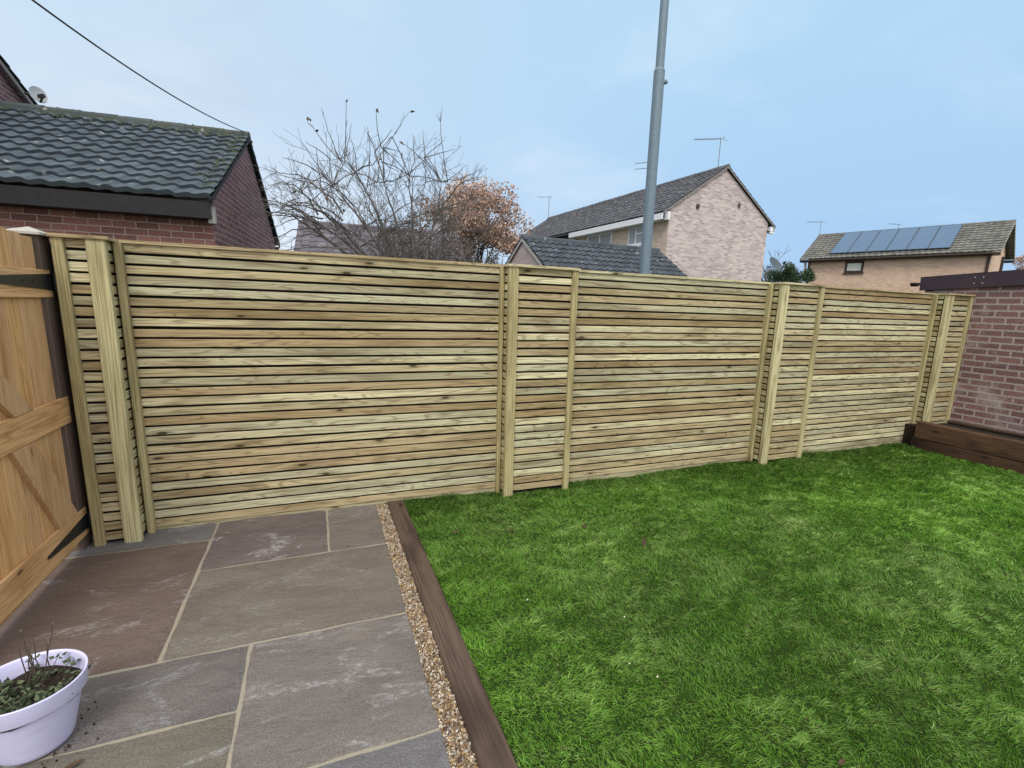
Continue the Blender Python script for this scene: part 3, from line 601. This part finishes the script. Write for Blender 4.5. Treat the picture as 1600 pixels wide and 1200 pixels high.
m = MB(); m.tube([P(6.6, .29)+Z*4.72, P(6.6, .29)+Z*0], .035, 8); m.build('drainpipe', MT['iron'], hs)
m = MB(); m.bar(P(6.8, -.05)+Z*4.90, P(14.4, -.05)+Z*4.90, .11, .09, ch=.03); m.build('gutter', MT['iron'], hs)
m = MB(); m.bar(P(.03, 1.32+.34)+Z*5.36, P(.12, 1.32+.34)+Z*5.36, .11, .14, ch=.01); m.build('wall_vent', MT['brownpvc'], hs)
m = MB(); m.bar(P(.03, 5.75)+Z*4.87, P(.16, 5.75)+Z*4.87, .26, .26, ch=0); m.build('eave_box_end', MT['white'], hs)
m = MB(); q = P(.1, 3.78)+Z*5.62; m.tube([q+a*.05, q-a*.05], .02, 6); m.tube([q-a*.05-Z*.1, q-a*.05+Z*.12], .022, 6); m.tube([q-a*.05-w*.12, q-a*.05+w*.10+Z*.03], .014, 6); m.build('wall_bracket', MT['iron'], hs)
HP = P
# solar house
sh = empty('solar_house', (31, 16, 0), 'orange buff brick house carrying solar panels behind the fence at right', 'house')
a, w, o, P = gable_building(sh, 32.169, 11.28, -.313, 9.752, 5.176, 5.0, 6.772, MT['brick_orange'], MT['brick_orange'], MT['tile_far'], MT['tile_far'], oh=.4, eo=.38, period=.3, gauge=.26, amp=.03, step=.04, fascia=MT['brownpvc'], barge=MT['soffit'], fh=.15)
m = MB(); m.bar(P(.3, -.04)+Z*4.91, P(9.7, -.04)+Z*4.91, .12, .10, ch=.03); m.build('gutter', MT['brownpvc'], sh)
window(sh, P, 6.15, 7.15, 4.12, 4.80, .38, frame=MT['brownpvc'], pane=MT['curtain'], t=.12)
m = MB(); m.tube([P(9.25, .32)+Z*4.8, P(9.25, .32)+Z*0], .05, 8); m.build('drainpipe', MT['brownpvc'], sh)
m = MB(); m.bar(P(9.52, .40)+Z*0, P(9.52, .40)+Z*4.8, .22, .10, up=a, ch=0); m.build('corner_board', MT['white'], sh)
for al in (.48, -.02):
    m = MB(); m.bar(P(al, .36+(0 if al > 0 else .4))+Z*3, P(al, .36+(0 if al > 0 else .4))+Z*4.78, .10, .12, up=a, ch=0); m.build('timber_strip', MT['brownpvc'], sh)
MT['solarframe'] = flat('dark_blue_frame', (.05, .07, .10), .5); k_ = M('solar_cell', .3, .25)
bv = k_.n('ShaderNodeTexBrick'); k_.put(bv.inputs['Vector'], k_.n('ShaderNodeUVMap').outputs[0]); bv.offset = 0; bv.inputs['Scale'].default_value = 1; bv.inputs['Brick Width'].default_value = .16; bv.inputs['Row Height'].default_value = .16; bv.inputs['Mortar Size'].default_value = .006
k_.put(bv.inputs['Color1'], (.052, .115, .20)); k_.put(bv.inputs['Color2'], (.060, .125, .215)); k_.put(bv.inputs['Mortar'], (.10, .18, .28)); MT['solar'] = k_.col(bv.outputs['Color'])  # cell blue includes the sky's reflection, painted into the colour
s_ = (w*5.176/2+Z*1.772).normalized(); nn_ = a.cross(s_); nn_ = nn_ if nn_.z > 0 else -nn_
E0 = o+Z*5.0
for i in range(6):
    al0 = 2.16+i*.995; al1 = al0+.955
    q = [E0+a*al0+s_*.40, E0+a*al1+s_*.40, E0+a*al1+s_*3.02, E0+a*al0+s_*3.02]; ctr = sum(q, Vector())/4
    m = MB(); f = [p+nn_*.13 for p in q]; m.face(f, [(0, 0), (.96, 0), (.96, 2.6), (0, 2.6)])
    sp = m.build('solar_panel', MT['solar'], sh); m = MB()
    for i2 in range(4): m.bar(f[i2]-nn_*.018, f[(i2+1) % 4]-nn_*.018, .03, .045, up=nn_, ch=0)
    m.build('frame', MT['solarframe'], sp)
# low roof behind the bare tree
bg_ = empty('brown_roofed_garage', (3, 13, 0), 'low building with purple brown tiled roof behind the bare fruit tree', 'garage')
gable_building(bg_, 4.0, 9.62, -1.497, 4.55, 5.2, 2.1, 3.60, MT['brick_pale'], MT['brick_pale'], MT['tile_brown'], MT['tile_brown'], oh=.05, eo=.2, period=.2, gauge=.3, amp=.028, step=.016, fascia=MT['darkpaint'], barge=MT['soffit'])
# ================================================================ lamp post
lp = empty('lamp_post', (4.564, 2.705, 0), 'tall galvanised steel lamp post standing just behind the fence', 'lamp post')
zs = 5.0
m = MB(); m.tube([(4.564, 2.705, -.1), (4.564, 2.705, 4.80), (4.564, 2.705, 4.83)], [.077, .077, .060], 24); m.build('lower_column', MT['galv'], lp)
m = MB(); m.tube([(4.564, 2.705, 4.831), (4.564, 2.705, 8.0)], [.060, .055], 24); m.build('upper_column', MT['galv'], lp)
p0 = Vector((4.564, 2.705, 4.66)); dr = Vector((.9, -.4, 0)).normalized()
m = MB(); m.tube([p0+dr*.07, p0+dr*.115], [.032, .028], 10); m.tube([p0+dr*.115, p0+dr*.125], .018, 8); m.build('photocell', MT['galv'], lp)
# aerials
def aerial(base, h, boom, n, label, vert=False, tilt=(0, 0, 0), r=.012, el=.26):
    ro = empty('tv_aerial', tuple(base), label, 'aerial', 'television aerials on the roofs'); base = Vector(base); top = base+Z*h+Vector(tilt); boom = Vector(boom)
    m = MB(); m.tube([base, top], r*1.3, 6); m.build('mast', MT['ali'], ro)
    c = boom.cross(Z).normalized() if not vert else Z; a0 = top-Z*.03
    m = MB(); m.tube([a0-boom*.12, a0+boom], r, 5); m.build('boom', MT['ali'], ro)
    m = MB()
    for i in range(n): p = a0+boom*(i+.5)/n; m.tube([p-c*el/2, p+c*el/2], r*.6, 4)
    m.build('elements', MT['ali'], ro)
    m = MB()
    for s in (-1, 1): m.tube([a0-boom*.08, a0-boom*.20+c*s*el*.5+Z*s*.12], r*.8, 4)
    m.build('reflector', MT['ali'], ro)
R_ = rt; 
b1 = HP(.55, 2.95)+Z*6.9
aerial(b1, 1.16, at(1113, 219, 18.2)-at(1157, 218, 18.2), 12, 'rooftop aerial on a tall mast at the near ridge end of the long house')
aerial(at(857, 342, 29.5), 1.25, at(838, 317, 29.5)-at(857, 317, 29.5), 7, 'aerial at the far end of the long house ridge beside the orange tree')
aerial(at(1280, 371, 33), 1.0, at(1257, 353, 33)-at(1280, 353, 33), 7, 'aerial above the left ridge end of the solar panel house', el=.4)
aerial(at(1403, 362, 34), .5, at(1386, 353, 34)-at(1403, 354, 34), 6, 'low aerial just above the ridge over the solar panels', el=.3)
m = MB(); p = at(1016, 258, 15); q = at(993, 262, 15)
ra = empty('rod_aerial', tuple(at(1012, 330, 15.9)), 'aerial with two bare horizontal rods half hidden by the lamp post', 'aerial')
m.tube([at(1012, 325, 16), at(1012, 250, 16)], .015, 5); m.build('mast', MT['ali'], ra)
m = MB(); m.tube([at(1018, 253, 16), at(993, 255.5, 16)], .012, 5); m.tube([at(1018, 262, 16), at(992, 264.5, 16)], .012, 5); m.build('rods', MT['ali'], ra)
# satellite dishes
def dish(c, face, r, mat, label, wall):
    c = Vector(c); face = Vector(face).normalized(); u = face.cross(Z).normalized(); v = u.cross(face)
    ro = empty('satellite_dish', tuple(c), label, 'satellite dish'); m = MB(); N = 24; rings = 5
    pts = [[c+face*(.22*r*(k/rings)**2-.22*r)+(u*math.cos(t)+v*math.sin(t)*1.08)*r*k/rings for t in [2*math.pi*i/N for i in range(N)]] for k in range(rings+1)]
    for k in range(rings):
        for i in range(N): j = (i+1) % N; m.face([pts[k][i], pts[k][j], pts[k+1][j], pts[k+1][i]] if k else [pts[0][i], pts[1][j], pts[1][i]])
    m.build('reflector', mat, ro)
    m = MB(); e = c+face*r*1.05-v*r*.55; m.tube([c-v*r, e], .014, 6); m.tube([e, e-face*.10+v*.03], .035, 8); m.build('receiver_arm', MT['iron'], ro)
    m = MB(); w_ = Vector(wall); m.tube([c-face*r*.22, c-face*r*.5, w_], .02, 6); m.build('bracket', MT['iron'], ro)
dish(at(60, 148, 8), rt*.90-fw*.42+Z*.12, .118, MT['dish'], 'pale grey satellite dish above the dark garage roof at left', at(40, 146, 8.1))
dish(at(1213, 413, 17.7), Vector((.10, -.80, .62)), .30, MT['dark_dish'], 'dark grey satellite dish at the lower right corner of the grey brick gable', at(1198, 417, 17.9))
# overhead wire
p0, p1 = at(40, -8, 3.6), Vector((-.90, 5.95, 4.07)); pts = []
for i in range(41):
    t = i/40; q = p0.lerp(p1, t); q.z -= .10*4*t*(1-t); pts.append(q)
pp = p0+(p0-p1)*.6+Z*.25; m = MB(); m.tube([pp]+pts, .0075, 6)
tag(m.build('overhead_cable', MT['cable']), 'thin dark overhead cable slanting down to the left garage roof', 'cable')
# ================================================================ trees
def bark(name, c): return flat(name, c, .9, var=.35, sc=30)
MT['bark_a'] = bark('lichen_grey_bark', (.115, .105, .100)); MT['bark_b'] = bark('brown_bark', (.07, .05, .045)); MT['leafdry'] = flat('dry_leaf', (.10, .075, .045), .8, var=.4)
def leafm(name, c0, c1):
    k = M(name, .7, .2); k.col(k.mix(k.attr('tone'), c0, c1)); return k.m
MT['orange'] = leafm('orange_leaf', (.28, .19, .15), (.60, .43, .34)); MT['ever'] = leafm('dark_green_leaf', (.018, .04, .022), (.06, .10, .045)); MT['potleaf'] = leafm('pot_leaf', (.035, .055, .028), (.15, .19, .10))
def grow(m, p, d, L, r, lvl, rs, tips, spread=.6, up=.15, minr=.002, kids=(2, 4), n=5, shrink=.68):
    pts = [p.copy()]; q = p.copy(); d = d.normalized(); seg = 5
    for i in range(seg):
        d = (d+Vector((rs.uniform(-1, 1), rs.uniform(-1, 1), rs.uniform(-1, 1)))*.20+Z*up*.3).normalized(); q = q+d*L/seg; pts.append(q.copy())
    r1 = max(minr, r*.55); m.tube(pts, [r+(r1-r)*i/seg for i in range(seg+1)], n)
    if lvl <= 0: tips.append((q.copy(), d.copy())); return
    for _ in range(rs.randint(*kids)):
        t = rs.uniform(.35, 1); i = min(seg-1, int(t*seg)); b = pts[i].lerp(pts[i+1], t*seg-i)
        nd = (d+Vector((rs.uniform(-1, 1), rs.uniform(-1, 1), rs.uniform(-.6, 1)))*spread*1.5).normalized()
        grow(m, b, nd, L*rs.uniform(.5, .85)*shrink/.68, max(minr, r*.55), lvl-1, rs, tips, spread, up, minr, kids, max(3, n-1), shrink)
# bare fruit tree just behind the fence
ap = empty('bare_fruit_tree', (1.3, 3.9, 0), 'bare twiggy fruit tree with a few dead leaves behind the fence', 'tree')
rs = random.Random(21); m = MB(); tips = []
tb = Vector((1.45, 3.9, -.1)); m.tube([tb, tb+Vector((.02, 0, .8)), tb+Vector((-.05, .05, 1.35))], [.11, .09, .08], 10); trunk_top = tb+Vector((-.05, .05, 1.35))
m.build('trunk', MT['bark_a'], ap, True)
m = MB()
limbs = [((440, 325), 4.6), ((470, 300), 4.9), ((520, 290), 4.3), ((555, 270), 5.2), ((600, 285), 4.0), ((640, 275), 4.9), ((690, 285), 4.3), ((725, 330), 4.6), ((700, 350), 3.7), ((500, 350), 4.0), ((760, 375), 4.2), ((580, 330), 3.6), ((655, 330), 5.2)]
allp = []
for (u, v), y in limbs:
    e = aty(u, v, y); L = (e-trunk_top).length; mid = trunk_top.lerp(e, .5)+Vector((rs.uniform(-.1, .1), rs.uniform(-.1, .1), .04+.10*L)); pts = []
    for i in range(9):
        t = i/8; q = trunk_top*(1-t)**2+mid*2*t*(1-t)+e*t*t+Vector((rs.uniform(-1, 1), rs.uniform(-1, 1), rs.uniform(-1, 1)))*.022; pts.append(q)
    m.tube(pts, [.034*(1-t/8)+.0045 for t in range(9)], 6); allp.append(pts)
    for i in range(2, 9):
        for _ in range(3):
            d = (pts[i]-pts[i-1]).normalized()+Vector((rs.uniform(-1, 1), rs.uniform(-1, 1), rs.uniform(-.35, 1.0)))*1.1
            grow(m, pts[i], d, rs.uniform(.25, .60), rs.uniform(.0035, .0065), 2, rs, tips, .8, .1, .0021, (2, 3), 4, .62)
for _ in range(34):
    u0, v0 = rs.uniform(490, 690), rs.uniform(315, 395); sg = -1 if u0 < 590+rs.uniform(-60, 60) else 1
    A = aty(u0, v0, rs.uniform(3.6, 5)); B = aty(u0+sg*rs.uniform(45, 150), v0-rs.uniform(-25, 60), rs.uniform(3.6, 5)); K = A.lerp(B, rs.uniform(.3, .6))+Z*rs.uniform(.15, .40); pts = []
    for i in range(10):
        t = i/9; pts.append(A*(1-t)**2+K*2*t*(1-t)+B*t*t+Vector((rs.uniform(-1, 1), rs.uniform(-1, 1), rs.uniform(-1, 1)))*.014)
    m.tube(pts, [.010*(1-t/9)+.003 for t in range(10)], 5)
    for i in range(2, 10):
        if rs.random() < .75: grow(m, pts[i], (pts[i]-pts[i-1]).normalized()+Vector((rs.uniform(-1, 1), rs.uniform(-1, 1), rs.uniform(-.6, .8)))*1.3, rs.uniform(.12, .32), .004, 1, rs, tips, .9, .0, .0022, (1, 3), 4, .62)
# long upright water shoots
shoots = [((430, 490), (440, 140)), ((400, 465), (300, 178)), ((415, 485), (240, 270)), ((570, 500), (562, 285)), ((590, 500), (795, 200)), ((640, 400), (610, 190)), ((430, 470), (468, 268)), ((890, 470), (875, 300)), ((1015, 600), (972, 200)), ((880, 460), (985, 372)), ((900, 455), (1055, 412)), ((830, 480), (820, 330)), ((690, 600), (900, 455)), ((240, 515), (78, 458)), ((440, 640), (235, 515)), ((345, 465), (210, 370)), ((320, 560), (190, 378)), ((500, 540), (462, 340)), ((615, 600), (625, 450)), ((650, 400), (740, 425)), ((1000, 600), (1120, 502)), ((1060, 590), (1205, 528)), ((170, 690), (75, 622)), ((240, 540), (165, 650)), ((560, 620), (570, 440)), ((720, 600), (790, 450)), ((800, 600), (760, 470)), ((890, 600), (895, 440)), ((640, 480), (740, 540)), ((860, 460), (760, 380)), ((330, 700), (240, 520)), ((250, 700), (45, 740)), ((480, 560), (330, 480)), ((300, 640), (270, 400)), ((600, 430), (705, 295)), ((700, 340), (650, 400)), ((590, 380), (560, 315))]
sleaf = []
for (x0, y0), (x1, y1) in shoots:
    dpt = rs.uniform(3.9, 5.0); A = aty(420+x0/3.636, 120+y0/3.636, dpt); B = aty(420+x1/3.636, 120+y1/3.636, dpt+rs.uniform(-.15, .2)); L = (B-A).length
    pe = (B-A).cross(Vector((0, 1, 0))).normalized()*rs.uniform(-.05, .05)*L; pts = [A.lerp(B, i/7)+pe*math.sin(math.pi*i/7)+Vector((rs.uniform(-1, 1), rs.uniform(-1, 1), rs.uniform(-1, 1)))*.006 for i in range(8)]
    m.tube(pts, [.0050*(1-i/7)+.0030 for i in range(8)], 5); allp.append(pts)
    near = min(limbs, key=lambda l: (aty(*l[0], l[1])-A).length); C_ = aty(*near[0], near[1]); m.tube([C_, C_.lerp(A, .5)+Z*.03, A], [.007, .0065, .006], 5)
    if L > .55:
        for _ in range(int(L*6)):
            i = rs.randint(1, 6); s = pts[i]; dd = (B-A).normalized()+Vector((rs.uniform(-1, 1), rs.uniform(-1, 1), rs.uniform(-.3, .8)))*.8; m.tube([s, s+dd*rs.uniform(.03, .14)], [.004, .0028], 3)
m.build('branches', MT['bark_a'], ap)
def leafq(m, p, d, L, wd, rs, **k):
    d = Vector(d).normalized(); s = d.cross(Vector((rs.uniform(-1, 1), rs.uniform(-1, 1), rs.uniform(-1, 1)))).normalized()*wd; n = d.cross(s).normalized()*wd*.35
    m.face([p, p+d*L*.45+s+n, p+d*L], **k); m.face([p, p+d*L, p+d*L*.45-s+n], **k)
m = MB()
for (x, y, dx, dy) in ((222, 225, 0, 20), (212, 252, 30, 30), (262, 310, 15, -6), (443, 122, 0, 18), (612, 178, 8, 20), (800, 200, 22, -2), (740, 365, 20, 16), (757, 425, -4, 30), (645, 466, -14, 4), (160, 650, -16, 6), (230, 235, 5, 12), (448, 128, -6, 14), (620, 180, -8, 14), (180, 830, 15, 4), (200, 825, 14, 12), (420, 750, 8, 14), (320, 690, 10, 8), (160, 645, 12, 14)):
    p = aty(420+x/3.636, 120+y/3.636, 4.4); q = aty(420+(x+dx)/3.636, 120+(y+dy)/3.636, 4.4)
    leafq(m, p, q-p, max(.05, (q-p).length*1.5), .020, rs, tone=R01())
m.build('dead_leaves', MT['leafdry'], ap)
def crown_tree(name, label, base, height, crown_c, rad, nleaf, lsize, leafmat, barkmat, seed, cat='tree', limbn=7, lvl=2, lobes=26, thin=1.0):
    rs = random.Random(seed); ro = empty(name, base, label, cat); base = Vector(base); cc = Vector(crown_c); m = MB(); tips = []
    fork = base+(cc-base)*.55; m.tube([base, base.lerp(fork, .5)+Vector((.03, .02, 0)), fork], [height*.022+.02, height*.017+.012, height*.013+.01], 8)
    for i in range(limbn):
        an = 6.28*i/limbn+rs.uniform(-.3, .3); d = Vector((math.cos(an), math.sin(an), rs.uniform(.5, 1.6)))
        grow(m, fork, d, rad[2]*rs.uniform(.6, .9), height*.009+.006, lvl, rs, tips, .55, .2, .006*thin, (3, 4), 5)
    m.build('trunk', barkmat, ro)
    if nleaf:
        m = MB(); lob = []
        for _ in range(lobes):
            v = Vector((rs.gauss(0, 1), rs.gauss(0, 1), rs.gauss(0, 1))).normalized()*rs.uniform(.35, .92); lob.append((cc+Vector((v.x*rad[0], v.y*rad[1], v.z*rad[2])), rs.uniform(.22, .42)*min(rad), rs.uniform(.1, .9)))
        for _ in range(nleaf):
            c, r, tn = rs.choice(lob); v = Vector((rs.gauss(0, 1), rs.gauss(0, 1), rs.gauss(0, 1))).normalized()*r*rs.uniform(.3, 1.08)**.6; p = c+v
            leafq(m, p, (rs.uniform(-1, 1), rs.uniform(-1, 1), rs.uniform(-1, .6)), lsize*rs.uniform(.6, 1.3), lsize*.32, rs, tone=min(1, max(0, tn+rs.uniform(-.35, .35))))
        m.build('crown', leafmat, ro)
    return ro
c = at(746, 345, 27); crown_tree('autumn_tree', 'round tree with orange brown autumn leaves beyond the fruit tree', (c.x, c.y, 0), 7, (c.x, c.y, c.z-.1), (2.75, 2.4, 2.15), 17000, .15, MT['orange'], MT['bark_b'], 3, lobes=44)
c = at(690, 335, 24); crown_tree('thin_autumn_tree', 'thin reddish brown tree left of the orange autumn tree', (c.x, c.y, 0), 6, (c.x, c.y, c.z), (1.5, 1.5, 1.3), 1500, .12, MT['orange'], MT['bark_b'], 5, lobes=18, lvl=3)
c = at(1222, 395, 31); crown_tree('bare_tree', 'bare leafless tree between the grey gable and the solar panel house', (c.x, c.y, 0), 6.6, (c.x-.3, c.y, 4.6), (1.1, 1.1, 1.6), 0, .1, None, MT['bark_a'], 8, limbn=8, lvl=3, thin=1.6)
c = at(1230, 424, 29); crown_tree('evergreen_shrub', 'dark green evergreen shrub between the two brick houses', (c.x, c.y, 0), 3.5, (c.x+.2, c.y, c.z-.7), (1.5, 1.2, 1.35), 9000, .11, MT['ever'], MT['bark_b'], 9, 'shrub', lobes=30)
c = at(1600, 412, 40); crown_tree('distant_tree', 'thin brownish tree top at the right edge beyond the solar house', (c.x, c.y, 0), 4.5, (c.x, c.y, c.z-.5), (1.6, 1.2, 1.2), 2500, .14, MT['orange'], MT['bark_a'], 12, lobes=16, lvl=2)
c = at(560, 372, 16)
hd = MB(); rs = random.Random(5)
for _ in range(5000):
    t = rs.random(); u = 600+t*180; p = at(u, 398+t*2, 11.5+rs.uniform(-.8, .8)); h = rs.uniform(0, 1)**1.2*(1.6-.85*t+.25*math.sin(u*.09)); p.z = 1.8+h
    leafq(hd, p, (rs.uniform(-1, 1), rs.uniform(-1, 1), rs.uniform(-.6, 1)), .07, .02, rs, tone=rs.random())
hr = empty('scrubby_hedge', tuple(at(690, 400, 11.5)), 'scrubby brown hedge between the fruit tree and the tiled garage', 'hedge'); hr.location.z = 0
MT['hedge'] = leafm('hedge_leaf', (.06, .05, .045), (.17, .13, .10)); hd.build('foliage', MT['hedge'], hr)
m = MB()
for _ in range(420):
    t = rs.random(); p = at(600+t*180, 398, 11.5+rs.uniform(-.7, .7)); p.z = 0; q = p+Vector((rs.uniform(-.2, .2), rs.uniform(-.2, .2), rs.uniform(1.6, 2.3-.3*t))); m.tube([p, q], [.016, .009], 4); grow(m, q, Vector((rs.uniform(-1, 1), rs.uniform(-1, 1), rs.uniform(.1, .8))), rs.uniform(.6, 1.0)*(1.1-.5*t), .009, 1, rs, [], .8, .1, .004, (2, 3), 4)
m.build('stems', MT['bark_a'], hr)
# ================================================================ plant pot
PX, PY, PR, PH, PB = -.955, -1.77, .16, .244, .098
pt = empty('plant_pot', (PX, PY, 0), 'round lilac white plastic plant pot standing on the patio slabs', 'plant pot')
k = M('lilac_plastic', .38, .45); n = k.noise(k.co(), 40, 4); lo = k.noise(k.co(scale=(1, 1, 3)), 9, 4)
k.col(k.mix(k.math('MULTIPLY', k.rng(lo, .45, .7), .30), k.mix(n, (.60, .585, .84), (.66, .645, .90)), (.42, .40, .45))); MT['pot'] = k.m
prof = [(0, .004), (PB-.012, .0), (PB, .006), (PB+.006, .02), (PB+.040, PH-.075), (PB+.043, PH-.066), (PR-.009, PH-.064), (PR-.005, PH-.058), (PR-.001, PH-.006), (PR, PH-.002), (PR-.002, PH), (PR-.006, PH-.001), (PR-.009, PH-.008), (PR-.016, PH-.058), (PB+.030, PH-.09), (PB+.02, PH-.14)]
m = MB(); N = 56
for j in range(len(prof)-1):
    for i in range(N):
        a0, a1 = 2*math.pi*i/N, 2*math.pi*(i+1)/N; (r0, z0), (r1, z1) = prof[j], prof[j+1]
        q = [(PX+r0*math.cos(a0), PY+r0*math.sin(a0), z0), (PX+r0*math.cos(a1), PY+r0*math.sin(a1), z0), (PX+r1*math.cos(a1), PY+r1*math.sin(a1), z1), (PX+r1*math.cos(a0), PY+r1*math.sin(a0), z1)]
        m.face(q[1:] if r0 == 0 else q)
o_ = m.build('pot_body', MT['pot'], pt)
import bmesh
bm = bmesh.new(); bm.from_mesh(o_.data); bmesh.ops.remove_doubles(bm, verts=bm.verts, dist=1e-5); bmesh.ops.recalc_face_normals(bm, faces=bm.faces)
for f in bm.faces: f.smooth = True
bm.to_mesh(o_.data); bm.free()
rs = random.Random(2); m = MB(); N = 26; zs_ = PH-.052
gr = [[None]*N for _ in range(9)]
for r in range(9):
    for i in range(N):
        q = 2*math.pi*i/N; rr = (PR-.012)*r/8; gr[r][i] = (PX+rr*math.cos(q), PY+rr*math.sin(q), zs_+.010*math.sin(40*rr+3*q)*math.cos(2*q)+(rs.uniform(-.005, .006) if r < 8 else -.01))
for r in range(8):
    for i in range(N): j = (i+1) % N; m.face([gr[r][i], gr[r+1][i], gr[r+1][j], gr[r][j]] if r else [gr[0][0], gr[1][i], gr[1][j]])
m.build('compost', MT['soil'], pt)
pl = empty('potted_plant', (PX, PY, zs_), 'straggly green herb with dark twiggy stems in the lilac pot', 'plant')
ms, ml = MB(), MB()
for i in range(46):
    q, rr = rs.uniform(0, 6.28), (PR-.03)*math.sqrt(rs.random()); b = Vector((PX+rr*math.cos(q), PY+rr*math.sin(q), zs_-.005)); tall = i < 7
    if tall: b = Vector((PX+rs.uniform(-.01, .05), PY+rs.uniform(.0, .08), zs_))
    h = rs.uniform(.13, .21) if tall else rs.uniform(.02, .07); d = Vector((rs.uniform(-.2, .2), rs.uniform(-.2, .2), 1)) if tall else Vector((rs.uniform(-1, 1), rs.uniform(-1, 1), rs.uniform(.3, .9)))
    d.normalize(); pts = [b+d*h*t/5+Vector((rs.uniform(-1, 1), rs.uniform(-1, 1), 0))*.003 for t in range(6)]; ms.tube(pts, [.0018]*5+[.0009], 4)
    for t in range(1, 6):
        for _ in range(2 if not tall else 1):
            L = rs.uniform(.012, .026) if not tall else rs.uniform(.005, .010); dd = Vector((rs.uniform(-1, 1), rs.uniform(-1, 1), rs.uniform(-.1, .7))); leafq(ml, pts[t], dd, L, L*.38, rs, tone=rs.random())
for (dx, dy, dz) in ((.085, .10, .035), (.10, .085, .028), (-.02, .11, .06), (.045, .115, .05)):
    for _ in range(7): leafq(ml, Vector((PX+dx+rs.uniform(-.012, .012), PY+dy+rs.uniform(-.012, .012), zs_+dz+rs.uniform(-.008, .008))), (rs.uniform(-1, 1), rs.uniform(-1, 1), rs.uniform(0, .6)), .020, .008, rs, tone=rs.uniform(.5, 1))
    ms.tube([(PX+dx*.6, PY+dy*.6, zs_), (PX+dx, PY+dy, zs_+dz)], .0014, 4)
ms.build('stems', MT['bark_b'], pl); ml.build('leaves', MT['potleaf'], pl)
m = MB(); rs = random.Random(31)
for _ in range(26):
    q = rs.uniform(-1.3, .9); d = PB+abs(rs.gauss(0, .035))+.01; c = Vector((PX+d*math.cos(q), PY+d*math.sin(q), .001)); e = rs.uniform(.0015, .004); m.tube([c, c+Z*e, c+Z*e*1.6], [e, e*.9, e*.4], 5)
tag(m.build('soil_crumbs', MT['soil']), 'scattered crumbs of dark compost on the slab beside the pot', 'soil', kind='stuff')
# ================================================================ small things on the lawn and patio
MT['brownleaf'] = flat('fallen_leaf', (.075, .045, .028), .8, var=.4, sc=60); MT['straw'] = flat('pale_petal', (.62, .56, .42), .7, var=.2)
def fallen(x, y, z, L, wd, yaw, tilt, mat, name, label, cat, grp):
    m = MB(); n = 6; c, s = math.cos(yaw), math.sin(yaw)
    def pt_(t, side): 
        l = (t-.5)*L; w_ = side*wd*math.sin(math.pi*min(.97, max(.03, t)))**.8*.5; zz = z+abs(side)*wd*.18+l*math.sin(tilt)+.2*L*(t-.5)**2; l *= math.cos(tilt); return (x+c*l-s*w_, y+s*l+c*w_, zz)
    for i in range(n):
        t0, t1 = i/n, (i+1)/n; m.face([pt_(t0, 0), pt_(t1, 0), pt_(t1, 1), pt_(t0, 1)]); m.face([pt_(t0, -1), pt_(t1, -1), pt_(t1, 0), pt_(t0, 0)])
    return tag(m.build(name, mat), label, cat, grp)
G = 'fallen leaves on the lawn'
for (x, y, L, ya, ti, lb) in ((.80, -.70, .055, .3, .2, 'curled dead leaf on the lawn nearest the end of the sleeper and fence'), (1.915, -1.27, .06, 1.2, 1.25, 'dark brown dead leaf standing upright in the middle of the lawn'), (1.606, -2.86, .035, .1, .1, 'brown dead leaf at the bottom edge of the lawn'), (1.145, -.80, .05, 0, .1, 'flat dead leaf on the lawn below the second pillar'), (1.674, -.90, .05, .9, .1, 'dead leaf on the lawn a little right of the second pillar')):
    fallen(x, y, .018 if ti < 1 else .03, L, L*.5, ya, ti, MT['brownleaf'], 'fallen_leaf', lb, 'leaf', G)
fallen(-.80, -1.93, .006, .05, .022, .4, .1, MT['brownleaf'], 'fallen_leaf', 'crumpled dry leaf on the paving beside the base of the plant pot', 'leaf', 'fallen leaves on the lawn')
rs = random.Random(8)
for i in range(6):
    x, y = [(2.45, -.41), (1.184, -2.19), (1.25, -2.3), (3.3, -1.5), (1.35, -1.9), (.95, -1.6), (2.3, -2.2), (1.9, -2.6), (1.35, -2.55), (2.9, -.9), (1.6, -1.7), (1.15, -1.25), (4.06, -.52), (2.0, -1.95)][i]
    fallen(x, y, .024, .010, .008, rs.uniform(0, 3), .3, MT['straw'], 'pale_petal', 'tiny pale fleck of petal lying on the grass', 'petal', 'tiny pale petals scattered on the lawn')
